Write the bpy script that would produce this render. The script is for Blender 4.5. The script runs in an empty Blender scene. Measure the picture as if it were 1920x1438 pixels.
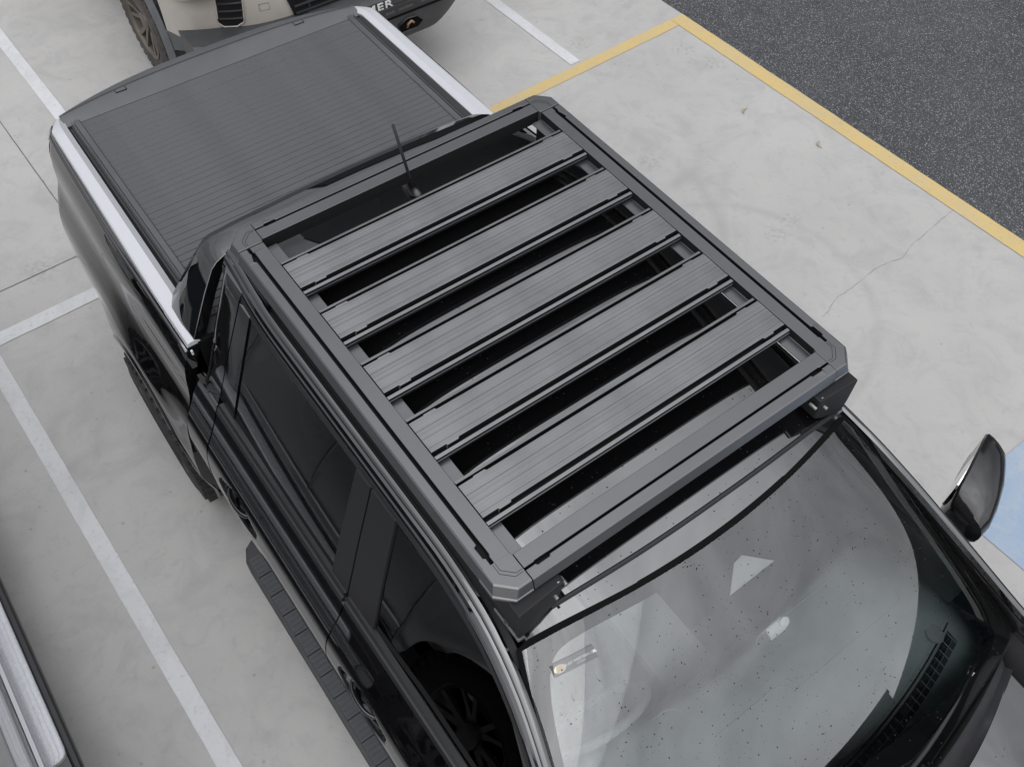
import bpy, bmesh, math, random
from mathutils import Vector, Matrix
R_ = math.radians
sc = bpy.context.scene
COL = sc.collection
random.seed(7)

# ------------------------------------------------------------------ camera
cam_d = bpy.data.cameras.new('camera'); cam = bpy.data.objects.new('camera', cam_d); COL.objects.link(cam)
cr = Vector((0.5919202, 0.8058173, 0.0169956)); cu = Vector((-0.6603930, 0.4727931, 0.5833933)); cf = Vector((-0.4620730, 0.3565460, -0.8120120))
mw = Matrix.Identity(4)
for i in range(3):
    mw[i][0] = cr[i]; mw[i][1] = cu[i]; mw[i][2] = -cf[i]
mw[0][3], mw[1][3], mw[2][3] = 1.4495171, -1.1709945, 4.1242805
cam.matrix_world = mw
cam_d.lens = 32.692; cam_d.sensor_width = 36.0; cam_d.clip_end = 2000; cam_d.clip_start = 0.02
sc.camera = cam

# ------------------------------------------------------------------ world, sun, exposure
SUN_EL, SUN_AZ = 56.0, -50.0        # azimuth measured from +x towards +y
w = bpy.data.worlds.new('World'); sc.world = w; w.use_nodes = True
wn = w.node_tree.nodes; wl = w.node_tree.links; wn.clear()
wo = wn.new('ShaderNodeOutputWorld'); bg = wn.new('ShaderNodeBackground'); bg.inputs['Strength'].default_value = 0.1
sky = wn.new('ShaderNodeTexSky'); sky.sky_type = 'NISHITA'; sky.sun_disc = False
sky.sun_elevation = R_(SUN_EL); sky.sun_rotation = R_(90 - SUN_AZ)
tc = wn.new('ShaderNodeTexCoord'); sep = wn.new('ShaderNodeSeparateXYZ'); wl.new(tc.outputs['Generated'], sep.inputs[0])
# overcast layer: brighter towards the zenith, broken by soft cloud
pw = wn.new('ShaderNodeMath'); pw.operation = 'POWER'; pw.use_clamp = True; pw.inputs[1].default_value = 4.0; wl.new(sep.outputs['Z'], pw.inputs[0])
mr = wn.new('ShaderNodeMapRange'); mr.inputs[1].default_value = 0.0; mr.inputs[2].default_value = 1.0; mr.inputs[3].default_value = 3.8; mr.inputs[4].default_value = 23.0
wl.new(pw.outputs[0], mr.inputs[0])
nz = wn.new('ShaderNodeTexNoise'); nz.inputs['Scale'].default_value = 3.6; nz.inputs['Detail'].default_value = 7; nz.inputs['Roughness'].default_value = 0.56; nz.inputs['Distortion'].default_value = 0.5
mp = wn.new('ShaderNodeMapping'); mp.inputs['Scale'].default_value = (1, 1, 1.8); mp.inputs['Location'].default_value = (3.1, 0.4, 0.2)
wl.new(tc.outputs['Generated'], mp.inputs[0]); wl.new(mp.outputs[0], nz.inputs['Vector'])
mr2 = wn.new('ShaderNodeMapRange'); mr2.inputs[1].default_value = 0.3; mr2.inputs[2].default_value = 0.7; mr2.inputs[3].default_value = 0.72; mr2.inputs[4].default_value = 1.30
wl.new(nz.outputs['Fac'], mr2.inputs[0])
# broad brighter side of the overcast, towards the hidden sun
dp = wn.new('ShaderNodeVectorMath'); dp.operation = 'DOT_PRODUCT'; wl.new(tc.outputs['Generated'], dp.inputs[0]); dp.inputs[1].default_value = Vector((math.cos(R_(-20)), math.sin(R_(-20)), .35)).normalized()[:]
lb = wn.new('ShaderNodeMapRange'); lb.interpolation_type = 'SMOOTHSTEP'; lb.inputs[1].default_value = -.2; lb.inputs[2].default_value = 1.0; lb.inputs[3].default_value = 0; lb.inputs[4].default_value = 11.5; wl.new(dp.outputs['Value'], lb.inputs[0])
ad = wn.new('ShaderNodeMath'); ad.operation = 'ADD'; wl.new(mr.outputs[0], ad.inputs[0]); wl.new(lb.outputs[0], ad.inputs[1])
mu = wn.new('ShaderNodeMath'); mu.operation = 'MULTIPLY'; wl.new(ad.outputs[0], mu.inputs[0]); wl.new(mr2.outputs[0], mu.inputs[1])
cc = wn.new('ShaderNodeCombineColor')
for i, k in enumerate((0.985, 1.0, 1.03)):
    m = wn.new('ShaderNodeMath'); m.operation = 'MULTIPLY'; m.inputs[1].default_value = k; wl.new(mu.outputs[0], m.inputs[0]); wl.new(m.outputs[0], cc.inputs[i])
mx = wn.new('ShaderNodeMix'); mx.data_type = 'RGBA'; mx.inputs[0].default_value = 0.88
wl.new(sky.outputs[0], mx.inputs[6]); wl.new(cc.outputs[0], mx.inputs[7])
wl.new(mx.outputs[2], bg.inputs['Color']); wl.new(bg.outputs[0], wo.inputs[0])
sd = bpy.data.lights.new('sun', 'SUN'); so = bpy.data.objects.new('sun', sd); COL.objects.link(so)
sd.energy = 0.6; sd.angle = R_(70); sd.color = (1.0, 0.97, 0.93)
sdir = Vector((math.cos(R_(SUN_EL)) * math.cos(R_(SUN_AZ)), math.cos(R_(SUN_EL)) * math.sin(R_(SUN_AZ)), math.sin(R_(SUN_EL))))
so.rotation_euler = sdir.to_track_quat('Z', 'Y').to_euler(); so.location = sdir * 30
vs = sc.view_settings; vs.view_transform = 'Standard'; vs.look = 'None'; vs.exposure = 0.0; vs.gamma = 1; vs.use_curve_mapping = False
sc.render.engine = 'CYCLES'
sc.cycles.max_bounces = 8; sc.cycles.transparent_max_bounces = 12

# ------------------------------------------------------------------ materials
def mat(name, col, rough=.5, metal=0, ior=1.5, coat=0, noise=0, nscale=8, bump=0, bscale=200, ncol=None, stretch=(1, 1, 1), spec=None):
    m = bpy.data.materials.new(name); m.use_nodes = True; nt = m.node_tree; b = nt.nodes['Principled BSDF']
    b.inputs['Base Color'].default_value = (*col, 1); b.inputs['Roughness'].default_value = rough; b.inputs['Metallic'].default_value = metal
    b.inputs['IOR'].default_value = ior
    if coat: b.inputs['Coat Weight'].default_value = coat; b.inputs['Coat Roughness'].default_value = .03; b.inputs['Coat IOR'].default_value = 1.6
    if spec is not None: b.inputs['Specular IOR Level'].default_value = spec
    if noise or bump:
        t = nt.nodes.new('ShaderNodeTexCoord'); mpn = nt.nodes.new('ShaderNodeMapping'); mpn.inputs['Scale'].default_value = stretch
        nt.links.new(t.outputs['Object'], mpn.inputs[0])
    if noise:
        n = nt.nodes.new('ShaderNodeTexNoise'); n.inputs['Scale'].default_value = nscale; n.inputs['Detail'].default_value = 5; n.inputs['Roughness'].default_value = .6
        nt.links.new(mpn.outputs[0], n.inputs['Vector'])
        r = nt.nodes.new('ShaderNodeValToRGB'); r.color_ramp.elements[0].position = .3; r.color_ramp.elements[1].position = .72
        c2 = ncol or tuple(min(1, c * (1 + noise)) for c in col)
        r.color_ramp.elements[0].color = (*col, 1); r.color_ramp.elements[1].color = (*c2, 1)
        nt.links.new(n.outputs['Fac'], r.inputs[0]); nt.links.new(r.outputs[0], b.inputs['Base Color'])
    if bump:
        n2 = nt.nodes.new('ShaderNodeTexNoise'); n2.inputs['Scale'].default_value = bscale; n2.inputs['Detail'].default_value = 3
        nt.links.new(mpn.outputs[0], n2.inputs['Vector'])
        bp = nt.nodes.new('ShaderNodeBump'); bp.inputs['Strength'].default_value = bump; bp.inputs['Distance'].default_value = .002
        nt.links.new(n2.outputs['Fac'], bp.inputs['Height']); nt.links.new(bp.outputs[0], b.inputs['Normal'])
    return m

def glassmat(name, tint, ior=1.75, rough=0.0):
    m = bpy.data.materials.new(name); m.use_nodes = True; nt = m.node_tree; nt.nodes.clear()
    o = nt.nodes.new('ShaderNodeOutputMaterial'); tr = nt.nodes.new('ShaderNodeBsdfTransparent'); gl = nt.nodes.new('ShaderNodeBsdfGlossy'); fr = nt.nodes.new('ShaderNodeFresnel'); mxs = nt.nodes.new('ShaderNodeMixShader')
    tr.inputs[0].default_value = (*tint, 1); gl.inputs['Roughness'].default_value = rough; gl.inputs[0].default_value = (1, 1, 1, 1); fr.inputs[0].default_value = ior
    nt.links.new(fr.outputs[0], mxs.inputs[0]); nt.links.new(tr.outputs[0], mxs.inputs[1]); nt.links.new(gl.outputs[0], mxs.inputs[2]); nt.links.new(mxs.outputs[0], o.inputs[0])
    return m

M = {}
M['paint'] = mat('gloss_black_paint', (.004, .004, .0045), .03, ior=2.25)
M['side'] = mat('gloss_black_side_paint', (.003, .003, .0035), .025, ior=1.95)
M['rack'] = mat('black_powder_coat', (.020, .0205, .023), .33, ior=2.2, noise=.6, nscale=5, bump=.12, bscale=900)
M['rackside'] = M['rack']
M['cover'] = mat('satin_black_cover', (.052, .053, .057), .46, ior=1.6, noise=.55, nscale=2.6, bump=.15, bscale=600)
M['plastic'] = mat('black_plastic', (.022, .022, .024), .45, noise=.3, nscale=20, bump=.3, bscale=500)
M['tread'] = mat('dusty_step_rubber', (.040, .041, .045), .6, noise=.5, nscale=16, bump=.3, bscale=300)
M['mirrorcap'] = mat('mirror_cap_black', (.010, .010, .011), .12, ior=1.6)
M['footblack'] = mat('matt_black_bracket', (.010, .010, .011), .6, spec=.3)
M['zinc'] = mat('dull_zinc', (.35, .35, .35), .35, metal=.8)
M['shroud'] = mat('camera_shroud_grey', (.42, .43, .44), .6)
M['slot'] = mat('matt_black_and_slot_shade', (.006, .006, .0065), .7, spec=.25)  # plain matt black, also the painted shade in the rack slots
M['satin'] = mat('satin_black_trim', (.012, .012, .013), .28, ior=1.6)
M['rubber'] = mat('black_rubber', (.010, .010, .011), .6)
M['void'] = mat('dark_cavity', (.004, .004, .004), .9, spec=.1)
M['silvertrim'] = mat('satin_silver_trim', (.56, .565, .59), .28, metal=.3, noise=.04, nscale=60)
M['chrome'] = mat('chrome', (.75, .75, .76), .1, metal=1)
M['tyre'] = mat('tyre_rubber', (.012, .0115, .011), .7, noise=.9, nscale=12, bump=.3, bscale=60)
M['tyredirty'] = mat('dusty_tyre_rubber', (.035, .031, .028), .85, noise=1.0, nscale=9, ncol=(.075, .066, .058), bump=.3, bscale=60)
M['rim'] = mat('dark_grey_alloy', (.09, .09, .095), .3, metal=.7)
M['bronze'] = mat('dusty_bronze_alloy', (.10, .085, .07), .5, metal=.4, noise=.5, nscale=15)
M['red'] = mat('smoked_red_lens', (.05, .004, .006), .04, ior=1.9)
M['beige'] = mat('beige_paint', (.36, .33, .295), .22, coat=.6, noise=.12, nscale=5)
M['greyplastic'] = mat('weathered_grey_plastic', (.075, .078, .082), .55, noise=.5, nscale=14, bump=.2, bscale=300)
M['bumper'] = mat('black_steel_bumper', (.028, .029, .031), .45, noise=.5, nscale=10, bump=.3, bscale=500)
M['silverpaint'] = mat('silver_paint', (.46, .47, .49), .18, metal=.35, coat=.7)
M['alu'] = mat('ribbed_aluminium', (.60, .61, .64), .36, metal=.35, noise=.2, nscale=60, ncol=(.72, .72, .75))
M['dash'] = mat('grey_dash_plastic', (.27, .30, .30), .75, noise=.2, nscale=10, bump=.3, bscale=300)
M['dashdark'] = mat('dark_interior', (.30, .31, .315), .7)
M['seat'] = mat('grey_seat_cloth', (.36, .37, .38), .9, noise=.4, nscale=30)
M['white'] = mat('white_plastic', (.8, .8, .82), .35)
M['lettering'] = mat('worn_white_lettering', (.55, .55, .54), .5, noise=.3, nscale=60)
M['stickergrey'] = mat('sticker_grey', (.045, .047, .05), .5)
M['gold'] = mat('sticker_cream_oval', (.66, .60, .46), .5, noise=.5, nscale=60, ncol=(.60, .42, .30))
M['frit'] = mat('black_glass_frit', (.006, .006, .006), .5, spec=.15)
M['glass'] = glassmat('windscreen_glass', (.93, .955, .95), 2.15)
M['tint'] = glassmat('tinted_side_glass', (.055, .06, .058), 1.75)
M['mirror'] = mat('mirror_face', (.8, .8, .8), .01, metal=1)
M['wallgrey'] = mat('dark_cladding', (.012, .013, .014), .6, noise=.3, nscale=2)
M['winblue'] = mat('building_window_glass', (.02, .03, .035), .05, ior=1.5)

def slatmat():
    m = mat('dusty_ribbed_black', (.052, .053, .058), .34, ior=2.2); nt = m.node_tree; b = nt.nodes['Principled BSDF']
    t = nt.nodes.new('ShaderNodeTexCoord'); mpn = nt.nodes.new('ShaderNodeMapping'); mpn.inputs['Scale'].default_value = (95, .45, 1); nt.links.new(t.outputs['Object'], mpn.inputs[0])
    n = nt.nodes.new('ShaderNodeTexNoise'); n.inputs['Scale'].default_value = 1; n.inputs['Detail'].default_value = 4; nt.links.new(mpn.outputs[0], n.inputs['Vector'])
    n2 = nt.nodes.new('ShaderNodeTexNoise'); n2.inputs['Scale'].default_value = 7; n2.inputs['Detail'].default_value = 3; nt.links.new(t.outputs['Object'], n2.inputs['Vector'])
    a = nt.nodes.new('ShaderNodeMath'); a.operation = 'MULTIPLY'; nt.links.new(n.outputs[0], a.inputs[0]); nt.links.new(n2.outputs[0], a.inputs[1])
    r = nt.nodes.new('ShaderNodeValToRGB'); r.color_ramp.elements[0].position = .10; r.color_ramp.elements[0].color = (.030, .031, .034, 1); r.color_ramp.elements[1].position = .42; r.color_ramp.elements[1].color = (.105, .107, .114, 1)
    nt.links.new(a.outputs[0], r.inputs[0]); nt.links.new(r.outputs[0], b.inputs['Base Color'])
    r2 = nt.nodes.new('ShaderNodeMapRange'); r2.inputs[1].default_value = .3; r2.inputs[2].default_value = .7; r2.inputs[3].default_value = .28; r2.inputs[4].default_value = .52
    nt.links.new(n.outputs[0], r2.inputs[0]); nt.links.new(r2.outputs[0], b.inputs['Roughness'])
    return m
M['slat'] = slatmat()

# ------------------------------------------------------------------ object helpers
def mk(name, verts, faces, material, parent=None, smooth=False, label=None, kind=None, auto=None):
    me = bpy.data.meshes.new(name); me.from_pydata([tuple(v) for v in verts], [], faces); me.validate()
    bm = bmesh.new(); bm.from_mesh(me); bmesh.ops.recalc_face_normals(bm, faces=bm.faces)
    bm.to_mesh(me); bm.free()
    if smooth:
        for p in me.polygons: p.use_smooth = True
    if auto is not None and smooth:
        me.set_sharp_from_angle(angle=R_(auto))
    me.materials.append(material)
    o = bpy.data.objects.new(name, me); COL.objects.link(o)
    if parent: o.parent = parent
    if label: o['label'] = label
    if kind: o['kind'] = kind
    return o
def bev(o, wdt=.003, seg=2, ang=35):
    m = o.modifiers.new('bevel', 'BEVEL'); m.width = wdt; m.segments = seg; m.limit_method = 'ANGLE'; m.angle_limit = R_(ang)
    return o
def thing(name, label, cat, loc=(0, 0, 0), rz=0, group=None):
    o = bpy.data.objects.new(name, None); COL.objects.link(o); o.location = loc; o.rotation_euler = (0, 0, rz)
    o['label'] = label; o['category'] = cat
    if group: o['group'] = group
    o.empty_display_size = .2
    return o
class MB:
    def __init__(s): s.v = []; s.f = []
    def add(s, v, f):
        n = len(s.v); s.v += [tuple(p) for p in v]; s.f += [tuple(i + n for i in q) for q in f]
    def box(s, c, d, m=None):
        x, y, z = (k / 2 for k in d); vs_ = [Vector((a * x, b * y, e * z)) for a in (-1, 1) for b in (-1, 1) for e in (-1, 1)]
        if m: vs_ = [m @ p for p in vs_]
        vs_ = [p + Vector(c) for p in vs_]
        s.add(vs_, [(0, 1, 3, 2), (4, 6, 7, 5), (0, 4, 5, 1), (2, 3, 7, 6), (0, 2, 6, 4), (1, 5, 7, 3)])
    def loft(s, rings, closed=True, caps=True):
        n = len(rings[0]); base = len(s.v)
        for r in rings: s.v += [tuple(p) for p in r]
        for i in range(len(rings) - 1):
            for j in range(n if closed else n - 1):
                k = (j + 1) % n; s.f.append((base + i * n + j, base + i * n + k, base + (i + 1) * n + k, base + (i + 1) * n + j))
        if caps:
            s.f.append(tuple(base + j for j in range(n))); s.f.append(tuple(base + (len(rings) - 1) * n + j for j in reversed(range(n))))
    def tube(s, pts, r, n=10):
        pts = [Vector(p) for p in pts]; rings = []
        for i, p in enumerate(pts):
            d = (pts[min(i + 1, len(pts) - 1)] - pts[max(i - 1, 0)]).normalized()
            u = d.cross(Vector((0, 0, 1)));
            if u.length < .05: u = d.cross(Vector((0, 1, 0)))
            u.normalize(); v_ = d.cross(u); rr = r[i] if isinstance(r, (list, tuple)) else r
            rings.append([p + rr * (math.cos(2 * math.pi * k / n) * u + math.sin(2 * math.pi * k / n) * v_) for k in range(n)])
        s.loft(rings)
    def obj(s, name, m, parent=None, **k): return mk(name, s.v, s.f, m, parent, **k)
def box(name, c, d, m, parent=None, b=.003, rot=None, **k):
    q = MB(); q.box(c, d, rot); o = q.obj(name, m, parent, **k)
    if b: bev(o, b)
    return o
def lerp(a, b, t): return a + (b - a) * t
def pl(P, t):
    if t <= P[0][0]: return P[0][1]
    for (a, b), (c, d) in zip(P, P[1:]):
        if t <= c: return b + (d - b) * (t - a) / (c - a)
    return P[-1][1]
def smoothpl(P, t, w=.02): return (pl(P, t - w) + pl(P, t - w / 2) + pl(P, t) + pl(P, t + w / 2) + pl(P, t + w)) / 5
def panel(name, x0, x1, zlo, zhi, Y, s, material, parent, nx=24, nz=14, lip=.018, xs=None, bulge=None, **k):
    """side skin: grid over x and z, half width Y(x,z), side s=+1/-1, with its edge turned inwards"""
    zl = zlo if callable(zlo) else (lambda x: zlo); zh = zhi if callable(zhi) else (lambda x: zhi)
    v = []; f = []
    for i in range(nx + 1):
        for j in range(nz + 1):
            t = i / nx; u = j / nz
            xa = x0(u) if callable(x0) else x0; xb = x1(u) if callable(x1) else x1
            x = lerp(xa, xb, t); z = lerp(zl(x), zh(x), u)
            v.append((x, s * Y(x, z), z))
    g = lambda i, j: i * (nz + 1) + j
    for i in range(nx):
        for j in range(nz): f.append((g(i, j), g(i + 1, j), g(i + 1, j + 1), g(i, j + 1)))
    ring = [g(i, 0) for i in range(nx + 1)] + [g(nx, j) for j in range(1, nz + 1)] + [g(i, nz) for i in range(nx - 1, -1, -1)] + [g(0, j) for j in range(nz - 1, 0, -1)]
    if lip:
        b = len(v)
        for r in ring: v.append((v[r][0], v[r][1] - s * lip, v[r][2]))
        for a in range(len(ring)): c = (a + 1) % len(ring); f.append((ring[a], ring[c], b + c, b + a))
    o = mk(name, v, f, material, parent, smooth=True, auto=40, **k)
    return o
def extr(name, prof, axis, a, b, m, parent, **k):
    """closed 2D profile extruded along an axis. axis x: profile (y,z); axis y: profile (x,z)"""
    q = MB(); q.loft([[(t, p[0], p[1]) if axis == 'x' else (p[0], t, p[1]) for p in prof] for t in (a, b)]); return q.obj(name, m, parent, **k)
def sheet(name, pts, z, m, kind='structure', parent=None):
    return mk(name, [(x, y, z) for x, y in pts], [tuple(range(len(pts)))], m, parent, kind=kind)
def textmesh(name, body, size, m, parent, mtx, ext=.0008, shear=0, sx=1.0, spacing=1.0):
    cu_ = bpy.data.curves.new(name, 'FONT'); cu_.body = body; cu_.size = size; cu_.extrude = ext; cu_.align_x = 'CENTER'; cu_.align_y = 'CENTER'; cu_.shear = shear; cu_.space_character = spacing; cu_.offset = size * .012
    o = bpy.data.objects.new(name + '_tmp', cu_); COL.objects.link(o); bpy.context.view_layer.update()
    me = bpy.data.meshes.new_from_object(o.evaluated_get(bpy.context.evaluated_depsgraph_get())); bpy.data.objects.remove(o)
    me.transform(mtx @ Matrix.Diagonal((sx, 1, 1, 1))); me.materials.clear(); me.materials.append(m)
    t = bpy.data.objects.new(name, me); COL.objects.link(t); t.parent = parent; return t

def darken(o, test, m):  # paints recess shade onto chosen faces with a second material
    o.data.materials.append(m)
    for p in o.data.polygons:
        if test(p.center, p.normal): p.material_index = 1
# ------------------------------------------------------------------ ground
GA = R_(1.94); GX = Vector((math.cos(GA), math.sin(GA))); GY = Vector((-math.sin(GA), math.cos(GA)))
def G(u, v): p = GX * u + GY * v; return (p.x, p.y)
def ground_nodes(m, base, dark, light):
    nt = m.node_tree; b = nt.nodes['Principled BSDF']; t = nt.nodes.new('ShaderNodeTexCoord'); L = nt.links
    def noise(scale, det=5, rough=.6, dist=0, vec=None):
        n = nt.nodes.new('ShaderNodeTexNoise'); n.inputs['Scale'].default_value = scale; n.inputs['Detail'].default_value = det; n.inputs['Roughness'].default_value = rough; n.inputs['Distortion'].default_value = dist
        L.new(vec or t.outputs['Object'], n.inputs['Vector']); return n.outputs['Fac']
    def rng(x, a, b_, c, d):
        r = nt.nodes.new('ShaderNodeMapRange'); L.new(x, r.inputs[0])
        for i, q in enumerate((a, b_, c, d)): r.inputs[i + 1].default_value = q
        return r.outputs[0]
    def mth(op, x, y=None, yv=None):
        r = nt.nodes.new('ShaderNodeMath'); r.operation = op; L.new(x, r.inputs[0])
        if y is not None: L.new(y, r.inputs[1])
        elif yv is not None: r.inputs[1].default_value = yv
        return r.outputs[0]
    def mixc(fac, a, bcol):
        r = nt.nodes.new('ShaderNodeMix'); r.data_type = 'RGBA'; L.new(fac, r.inputs[0])
        if isinstance(a, tuple): r.inputs[6].default_value = (*a, 1)
        else: L.new(a, r.inputs[6])
        r.inputs[7].default_value = (*bcol, 1); return r.outputs[2]
    return nt, b, t, noise, rng, mth, mixc
def concrete_mat():
    m = bpy.data.materials.new('trowelled_concrete'); m.use_nodes = True
    nt, b, t, noise, rng, mth, mixc = ground_nodes(m, 0, 0, 0); L = nt.links
    c = mixc(rng(noise(.7, 4), .35, .7, 0, 1), (.365, .354, .342), (.422, .410, .396))
    c = mixc(rng(noise(3.2, 6, .65, 1.2), .46, .74, 0, .6), c, (.285, .279, .273))
    c = mixc(rng(noise(14, 6, .7, .8), .54, .8, 0, .55), c, (.26, .255, .25))
    c = mixc(rng(noise(95, 2), .3, .8, 0, .16), c, (.30, .30, .30))
    # brushed trowel streaks
    mp_ = nt.nodes.new('ShaderNodeMapping'); mp_.inputs['Scale'].default_value = (2.2, 34, 1); mp_.inputs['Rotation'].default_value = (0, 0, .5); L.new(t.outputs['Object'], mp_.inputs[0])
    c = mixc(rng(noise(1.0, 4, .6, 1.5, mp_.outputs[0]), .58, .88, 0, .12), c, (.45, .445, .435))
    # curved tyre scuffs: rings around turning centres
    sepn = nt.nodes.new('ShaderNodeSeparateXYZ'); L.new(t.outputs['Object'], sepn.inputs[0])
    for (cx, cy, rad, wd, amt) in ((-1.98, 2.48, .42, .07, .9), (-1.75, 1.4, 1.2, .06, .7), (-.6, 2.0, .85, .05, .6), (-1.9, -1.25, .28, .06, .6), (-1.3, -1.35, .5, .06, .6), (-.4, 3.4, 1.2, .05, .3), (-.35, -1.2, .36, .05, .5), (.15, -1.9, .62, .05, .2)):
        dx = mth('ADD', sepn.outputs['X'], yv=-cx); dy = mth('ADD', sepn.outputs['Y'], yv=-cy)
        d = mth('SQRT', mth('ADD', mth('MULTIPLY', dx, dx), mth('MULTIPLY', dy, dy)))
        e = mth('ABSOLUTE', mth('ADD', d, yv=-rad))
        k = mth('MULTIPLY', rng(e, 0, wd, amt, 0), rng(noise(1.3, 3), .42, .60, 0, 1))
        c = mixc(k, c, (.30, .295, .29))
    # printed tread marks
    for (cx, cy, ra) in ((-2.604, 3.459, .11), (-2.349, 3.542, .11), (-1.812, 2.449, .11), (-3.096, 2.868, .13), (-.91, 2.819, .10), (-.86, 2.648, .10), (-3.3, .0, .1), (-3.2, -1.15, .14), (-4.1, -.25, .1)):
        dx = mth('ADD', sepn.outputs['X'], yv=-cx); dy = mth('ADD', sepn.outputs['Y'], yv=-cy)
        d = mth('SQRT', mth('ADD', mth('MULTIPLY', dx, dx), mth('MULTIPLY', dy, dy)))
        k = mth('MULTIPLY', rng(d, ra * .4, ra, .45, 0), rng(noise(34, 2, .5), .48, .6, 0, 1))
        c = mixc(k, c, (.25, .25, .25))
    # fine specks
    vo = nt.nodes.new('ShaderNodeTexVoronoi'); vo.inputs['Scale'].default_value = 7; L.new(t.outputs['Object'], vo.inputs['Vector'])
    c = mixc(rng(vo.outputs['Distance'], .03, .07, .6, 0), c, (.2, .2, .19))
    L.new(c, b.inputs['Base Color']); L.new(rng(noise(2.5, 5), .3, .7, .5, .75), b.inputs['Roughness'])
    bp = nt.nodes.new('ShaderNodeBump'); bp.inputs['Strength'].default_value = .25; bp.inputs['Distance'].default_value = .003; L.new(noise(60, 5, .7), bp.inputs['Height']); L.new(bp.outputs[0], b.inputs['Normal'])
    return m
def asphalt_mat():
    m = bpy.data.materials.new('speckled_asphalt'); m.use_nodes = True
    nt, b, t, noise, rng, mth, mixc = ground_nodes(m, 0, 0, 0); L = nt.links
    c = mixc(rng(noise(1.2, 4), .3, .7, 0, 1), (.036, .037, .040), (.056, .057, .061))
    for s_, lo, hi, colr, am in ((78, .24, .38, (.25, .255, .26), .9), (130, .26, .40, (.24, .245, .25), .9), (52, .14, .23, (.42, .43, .44), .9)):
        v = nt.nodes.new('ShaderNodeTexVoronoi'); v.inputs['Scale'].default_value = s_; L.new(t.outputs['Object'], v.inputs['Vector'])
        wn_ = nt.nodes.new('ShaderNodeSeparateColor'); L.new(v.outputs['Color'], wn_.inputs[0])
        k = mth('MULTIPLY', rng(v.outputs['Distance'], lo, hi, am, 0), rng(wn_.outputs[0], .52, .66, 0, 1))
        c = mixc(k, c, colr)
    c = mixc(rng(noise(120, 3, .7), .5, .7, 0, .5), c, (.016, .016, .018))
    L.new(c, b.inputs['Base Color']); b.inputs['Roughness'].default_value = .85
    bp = nt.nodes.new('ShaderNodeBump'); bp.inputs['Strength'].default_value = .8; bp.inputs['Distance'].default_value = .006; L.new(noise(110, 3, .7), bp.inputs['Height']); L.new(bp.outputs[0], b.inputs['Normal'])
    return m
def paint_mat(name, col, worn, amt=.6):
    m = bpy.data.materials.new(name); m.use_nodes = True
    nt, b, t, noise, rng, mth, mixc = ground_nodes(m, 0, 0, 0); L = nt.links
    c = mixc(rng(noise(5, 5, .65, .6), .42, .75, 0, amt), col, worn)
    c = mixc(rng(noise(38, 5, .7), .56, .78, 0, amt), c, tuple(k * .7 for k in worn))
    c = mixc(rng(noise(1.6, 4), .5, .75, 0, .35), c, tuple(k * .8 for k in worn))
    L.new(c, b.inputs['Base Color']); b.inputs['Roughness'].default_value = .6
    bp = nt.nodes.new('ShaderNodeBump'); bp.inputs['Strength'].default_value = .25; bp.inputs['Distance'].default_value = .002; L.new(noise(90, 4), bp.inputs['Height']); L.new(bp.outputs[0], b.inputs['Normal'])
    return m
M['concrete'] = concrete_mat(); M['asphalt'] = asphalt_mat()
M['wline'] = paint_mat('white_line_paint', (.55, .55, .565), (.44, .44, .44), .8)
M['yline'] = paint_mat('yellow_line_paint', (.52, .385, .165), (.44, .37, .24), .9)
M['bline'] = paint_mat('blue_bay_paint', (.25, .33, .44), (.35, .385, .43), 1.0)
M['joint'] = mat('joint_filler', (.14, .14, .14), .9)
M['crackm'] = mat('crack_dust', (.20, .195, .19), .9)
sheet('concrete_ground', [(-300, -300), (300, -300), (300, 300), (-300, 300)], 0, M['concrete'])
# asphalt road with a slightly ragged edge
YA = 3.868
edge = []
u = -60.0
while u < 60:
    edge.append(G(u, YA + random.uniform(-.004, .006) + (.012 if random.random() < .03 else 0))); u += .12 if -6 < u < 6 else 3
edge = edge[::-1]
sheet('asphalt_road', [G(-60, 60)] + [G(60, 60)][:0] + list(reversed([G(60, 60)])) + edge, .004, M['asphalt'])
def strip(name, u0, u1, v0, v1, m, z=.004, ragged=.0012, n=None, label=None):
    n = n or max(2, int(max(u1 - u0, v1 - v0) / .04)); pts = []
    if (u1 - u0) > (v1 - v0):
        n = min(n, 240)
        pts = [G(lerp(u0, u1, i / n), v0 + random.uniform(-ragged, ragged)) for i in range(n + 1)] + [G(lerp(u1, u0, i / n), v1 + random.uniform(-ragged, ragged)) for i in range(n + 1)]
    else:
        pts = [G(u1 + random.uniform(-ragged, ragged), lerp(v0, v1, i / n)) for i in range(n + 1)] + [G(u0 + random.uniform(-ragged, ragged), lerp(v1, v0, i / n)) for i in range(n + 1)]
    return sheet(name, pts, z, m)
strip('white_bay_line', -2.80, 6, -1.535, -1.450, M['wline'])
strip('white_cross_line', -2.905, -2.81, -9, 1.3, M['wline'])
strip('white_bay_line', -9, -2.91, -.42, -.333, M['wline'])
strip('white_bay_line', -9, -2.845, 2.765, 2.852, M['wline'])
strip('white_bay_line', -2.80, 6, 1.30, 1.385, M['wline'])
strip('yellow_cross_line', -2.82, -2.725, 1.40, 3.74, M['yline'], z=.004)
strip('yellow_edge_line', -2.82, 9, 3.742, 3.866, M['yline'])
sheet('blue_bay_patch', [(.98, 1.975), (5, 2.11), (5, 3.9), (.98, 3.68)], .004, M['bline'])
strip('ground_joint', -3.205, -3.197, -9, 1.0, M['joint'], z=.002)
strip('ground_joint', -9, -3.21, -.729, -.722, M['joint'], z=.002)
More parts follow.
